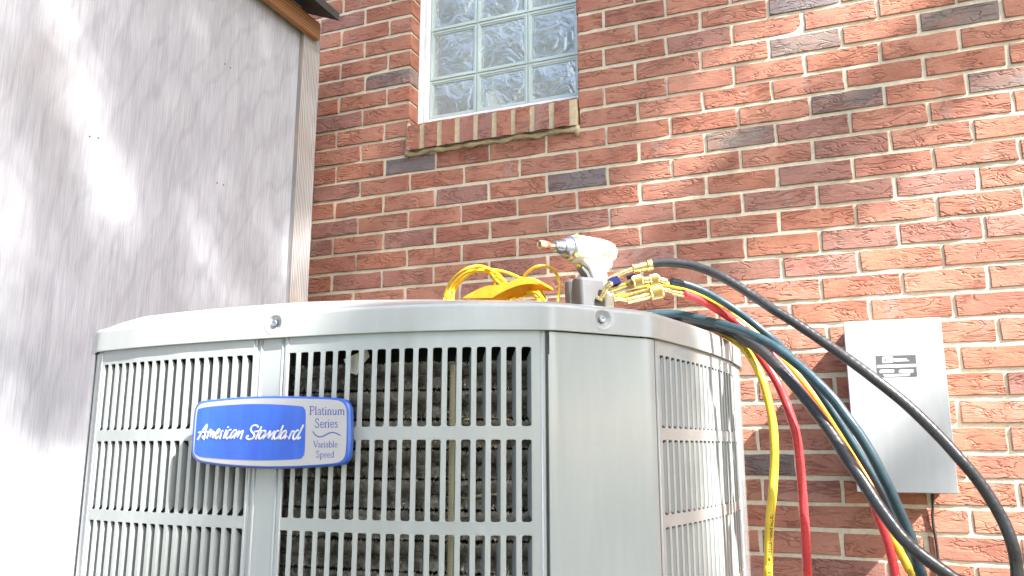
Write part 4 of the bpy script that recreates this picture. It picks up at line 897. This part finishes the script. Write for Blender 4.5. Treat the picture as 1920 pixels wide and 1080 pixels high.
# ------------------------------------------------------------------ trees: their crowns throw the dappled shade and show in the reflections
def leaves_mesh(name, C_, size, mtl, seed, ell=1.6):
    r = np.random.default_rng(seed); n = len(C_); a = r.normal(size=(n, 3)); a /= np.linalg.norm(a, axis=1)[:,None]; c = np.cross(a, r.normal(size=(n, 3))); c /= np.linalg.norm(c, axis=1)[:,None]
    s = size*r.uniform(.6, 1.3, n)[:,None]; d = np.cross(a, c)*s*.12
    V = np.stack([C_-a*s*ell/2, C_+c*s*.42+d, C_+a*s*ell/2, C_-c*s*.42+d], 1).reshape(-1, 3)
    me = bpy.data.meshes.new(name); me.from_pydata(V.tolist(), [], np.arange(n*4).reshape(-1, 4).tolist()); me.materials.append(mtl); me.update(); return me
S_ = np.array(SUN); E1 = np.cross(S_, (0,0,1.)); E1 /= np.linalg.norm(E1); E2 = np.cross(E1, S_)
ctl = []
def W_(px, py, L): p = atY(px, py, 0); ctl.append((p@E1, p@E2, min(1., L*.9+.24), 'w'))
def H_s(px, py, L): p = atX(px, py, SX); ctl.append((p@E1, p@E2, L*.88, 's'))
def U_(px, py, D, L): p = atD(px, py, D); ctl.append((p@E1, p@E2, L, 'u'))
for a in [(1560,60,.9),(1640,15,1),(1440,100,.55),(1750,80,.2),(1880,40,.3),(1820,290,.9),(1890,240,.6),(1700,330,.35),(1500,180,.15),(1290,290,.65),(1290,370,.55),(1180,150,.1),(1200,30,.1),(1350,20,.3),(1400,250,.05),(1550,400,.2),(1400,430,.3),(1500,455,.6),(1250,450,.1),(1850,420,.8),(1700,470,.75),(1600,500,.9),(1450,500,.6),(1750,550,1),(1880,560,.7),(1880,500,.3),(1300,560,.2),(1400,600,.7),(1500,650,1),(1850,680,1),(1850,800,.9),(1400,740,1),(1820,1000,1),(1900,900,.9),(1400,1000,1),(1880,1060,1),(1650,1060,1),(1830,740,.3),(1830,870,.8),
          (1000,350,.08),(900,450,.0),(700,500,.0),(650,330,.3),(700,100,.1),(650,200,.05),(700,250,.15),(620,120,.2),(850,350,.02),(1000,480,.0),(1120,60,.05),(950,290,0),(1650,200,.3),(1800,180,.3),(1620,420,.4)]: W_(*a)
for a in [(144,83,.8),(60,50,.35),(20,20,.6),(194,311,1),(160,200,.75),(222,211,.5),(28,528,1),(20,400,.75),(33,190,.2),(80,250,.25),(111,389,.25),(139,472,.1),(90,450,.35),(305,278,.12),(330,60,.1),(260,100,.35),(430,100,.12),(380,200,.12),(450,300,.25),(389,490,.45),(250,480,.4),(470,500,.25),(510,330,.4),(500,200,.2),(540,150,.2),(545,500,.8),(545,420,.6),(575,300,.5),(578,200,.3),(230,420,.7),(210,380,.9),(60,700,.12),(30,640,.2),(90,620,.1),(100,700,.15),(30,740,.3),(90,780,.45),(130,680,.4),(10,690,.15),(160,760,.95),(60,900,1),(120,960,1),(20,1050,.8),(100,1060,.85),(130,600,.25),(60,560,.5),(10,780,.9),(310,400,.15),(340,520,.2),(300,150,.12)]: H_s(*a)
for a in [(220,750,1.25,1),(300,750,1.2,1),(400,720,1.15,.9),(250,900,1.25,1),(400,950,1.15,.7),(250,1050,1.25,.8),(1110,470,1.33,1),(900,520,1.33,.8),(1200,540,1.3,1),(1350,530,1.25,1),(1300,800,1.1,.9),(1340,900,1.2,1),(1290,650,1.1,.4),(1450,700,1.25,.9),(1600,850,1.15,.9),(1450,1000,1.2,.7),(1750,800,1.05,.4),(1880,980,1,.5),(600,850,1.1,.1),(900,850,.95,.05),(700,700,1.05,.1),(900,700,.97,.05),(600,1000,1.1,.1),(800,1000,1.,.05),(1500,630,1.15,.6),(350,610,1.15,.8),(500,572,1.12,.8),(700,562,1.1,.9),(900,558,1.1,.9),(1040,558,1.1,.9),(620,566,1.3,1),(900,556,1.3,1),(1060,640,.99,0),(1060,760,.99,0),(1060,900,.99,0),(1060,1040,.99,0),(1150,640,1.02,0),(1150,760,1.02,0),(1150,920,1.02,0),(1150,1040,1.02,0),(1210,700,1.05,0),(1210,850,1.05,0),(1210,1040,1.05,0),(1130,590,1.0,0),(1250,620,1.1,.1),(1270,750,1.12,.2),(1270,950,1.12,.5),(1684,650,1.9,1.),(1700,730,1.9,.9),(1690,800,1.9,.45),(1750,860,1.9,.1),(1760,910,1.9,.0),(1650,880,1.9,.2),(1600,750,1.9,1),(1690,900,1.9,.05),(1620,870,1.9,.5)]: U_(*a)
ctl = np.array([(a, b_, c) for a, b_, c, _ in ctl])
def light_at(x, y):
    d2 = (ctl[:,0][None]-x[:,None])**2+(ctl[:,1][None]-y[:,None])**2; w = 1/(d2+.005)**1.6; return (w*ctl[:,2][None]).sum(1)/w.sum(1)
lo, hi = ctl[:,:2].min(0)-.5, ctl[:,:2].max(0)+.5
n = 230000; X_ = RNG.uniform(lo[0], hi[0], n); Y_ = RNG.uniform(lo[1], hi[1], n); T_d = RNG.uniform(9.0, 10.8, n)
Lv = light_at(X_, Y_); keep = RNG.uniform(0, 1, n) < np.clip(1.02-Lv*1.4, 0, 1)*np.clip(.85+.25*np.sin(X_*6+Y_*4)*np.sin(Y_*8-X_*3), .35, 1)
SD = 0.0
mid0 = np.array([0, -1.0, 1.1])@S_
Cp = (E1[None]*X_[:,None]+E2[None]*Y_[:,None]+S_[None]*(T_d+mid0)[:,None])[keep]
nb = 60000; Q = RNG.normal(size=(nb, 3))*np.array([1.7,1.7,1.2])+(E1*((lo+hi)[0]/2)+E2*((lo+hi)[1]/2)+S_*(9.9+mid0))
qx, qy = Q@E1, Q@E2; outside = (qx < lo[0]) | (qx > hi[0]) | (qy < lo[1]) | (qy > hi[1]); Q = Q[outside & (Q[:,2] > 2.6)]
C_all = np.vstack([Cp, Q]); cc = C_all.mean(0); print('canopy', cc, len(Cp), len(Q), lo, hi)
def tree(name, label, base, crown, spread, nl, size, seed, pts=None):
    tr_ = empty(name, tuple(base), label, 'tree', 'trees around the yard'); r = np.random.default_rng(seed)
    if pts is None:
        k = 46; cl = r.normal(size=(k, 3)); cl /= np.linalg.norm(cl, axis=1)[:,None]; cl *= (r.uniform(.25, 1, k)**.5)[:,None]; cl = cl*np.array(spread)+np.array(crown)
        idx = r.integers(0, k, nl); pts = cl[idx]+r.normal(size=(nl, 3))*np.array(spread)*.17
    else: cl = pts[r.integers(0, len(pts), 14)]
    me = leaves_mesh('crown', pts-np.array(base), size, MLF, seed); o = bpy.data.objects.new('crown', me); COL.objects.link(o); o.parent = tr_
    b = MB(); bb = np.zeros(3); h = np.array(crown)-np.array(base); trunk = smooth([bb, h*.25+np.array([.1,.05,0]), h*.5, h*.8], 5); b.tube(trunk, np.linspace(.20, .07, len(trunk)), 12)
    for q in cl[:12]:
        e = q-np.array(base); s_ = trunk[r.integers(len(trunk)//2, len(trunk)-1)]
        if name == 'shade_tree': continue
        b.tube(smooth([s_, (s_+e)/2+np.array([0,0,.2]), e], 4), [.05]*3+[.035]*3+[.018]*3, 6)
    o = b.build('trunk', MBARK, tr_, fix=False)
    return tr_
tree('shade_tree', 'tall leafy tree standing to the right of the yard, shading the wall', (8.6, -5.0, 0), (7.6, -4.2, 6.6), (2,2,1.5), 0, .031, 5, C_all)
tree('yard_tree', 'broad leafy tree across the yard, mirrored in the left side of the window', (-7.6, -13, 0), (-7.6, -13, 7.6), (3.6,3.2,4.6), 17000, .15, 11)
tree('yard_tree', 'leafy tree across the yard, mirrored in the middle of the window', (-2.4, -16, 0), (-2.4, -16, 7.2), (2.6,2.6,4.4), 11000, .15, 12)
tree('yard_tree', 'leafy tree at the far right of the yard', (8.5, -14, 0), (8.5, -14, 5.0), (3.4,3.0,3.2), 13000, .14, 13)
tree('yard_tree', 'leafy tree beside the yard, past the open right side', (13.0, -5.0, 0), (13., -5., 4.2), (3.0,3.0,2.6), 12000, .14, 14)
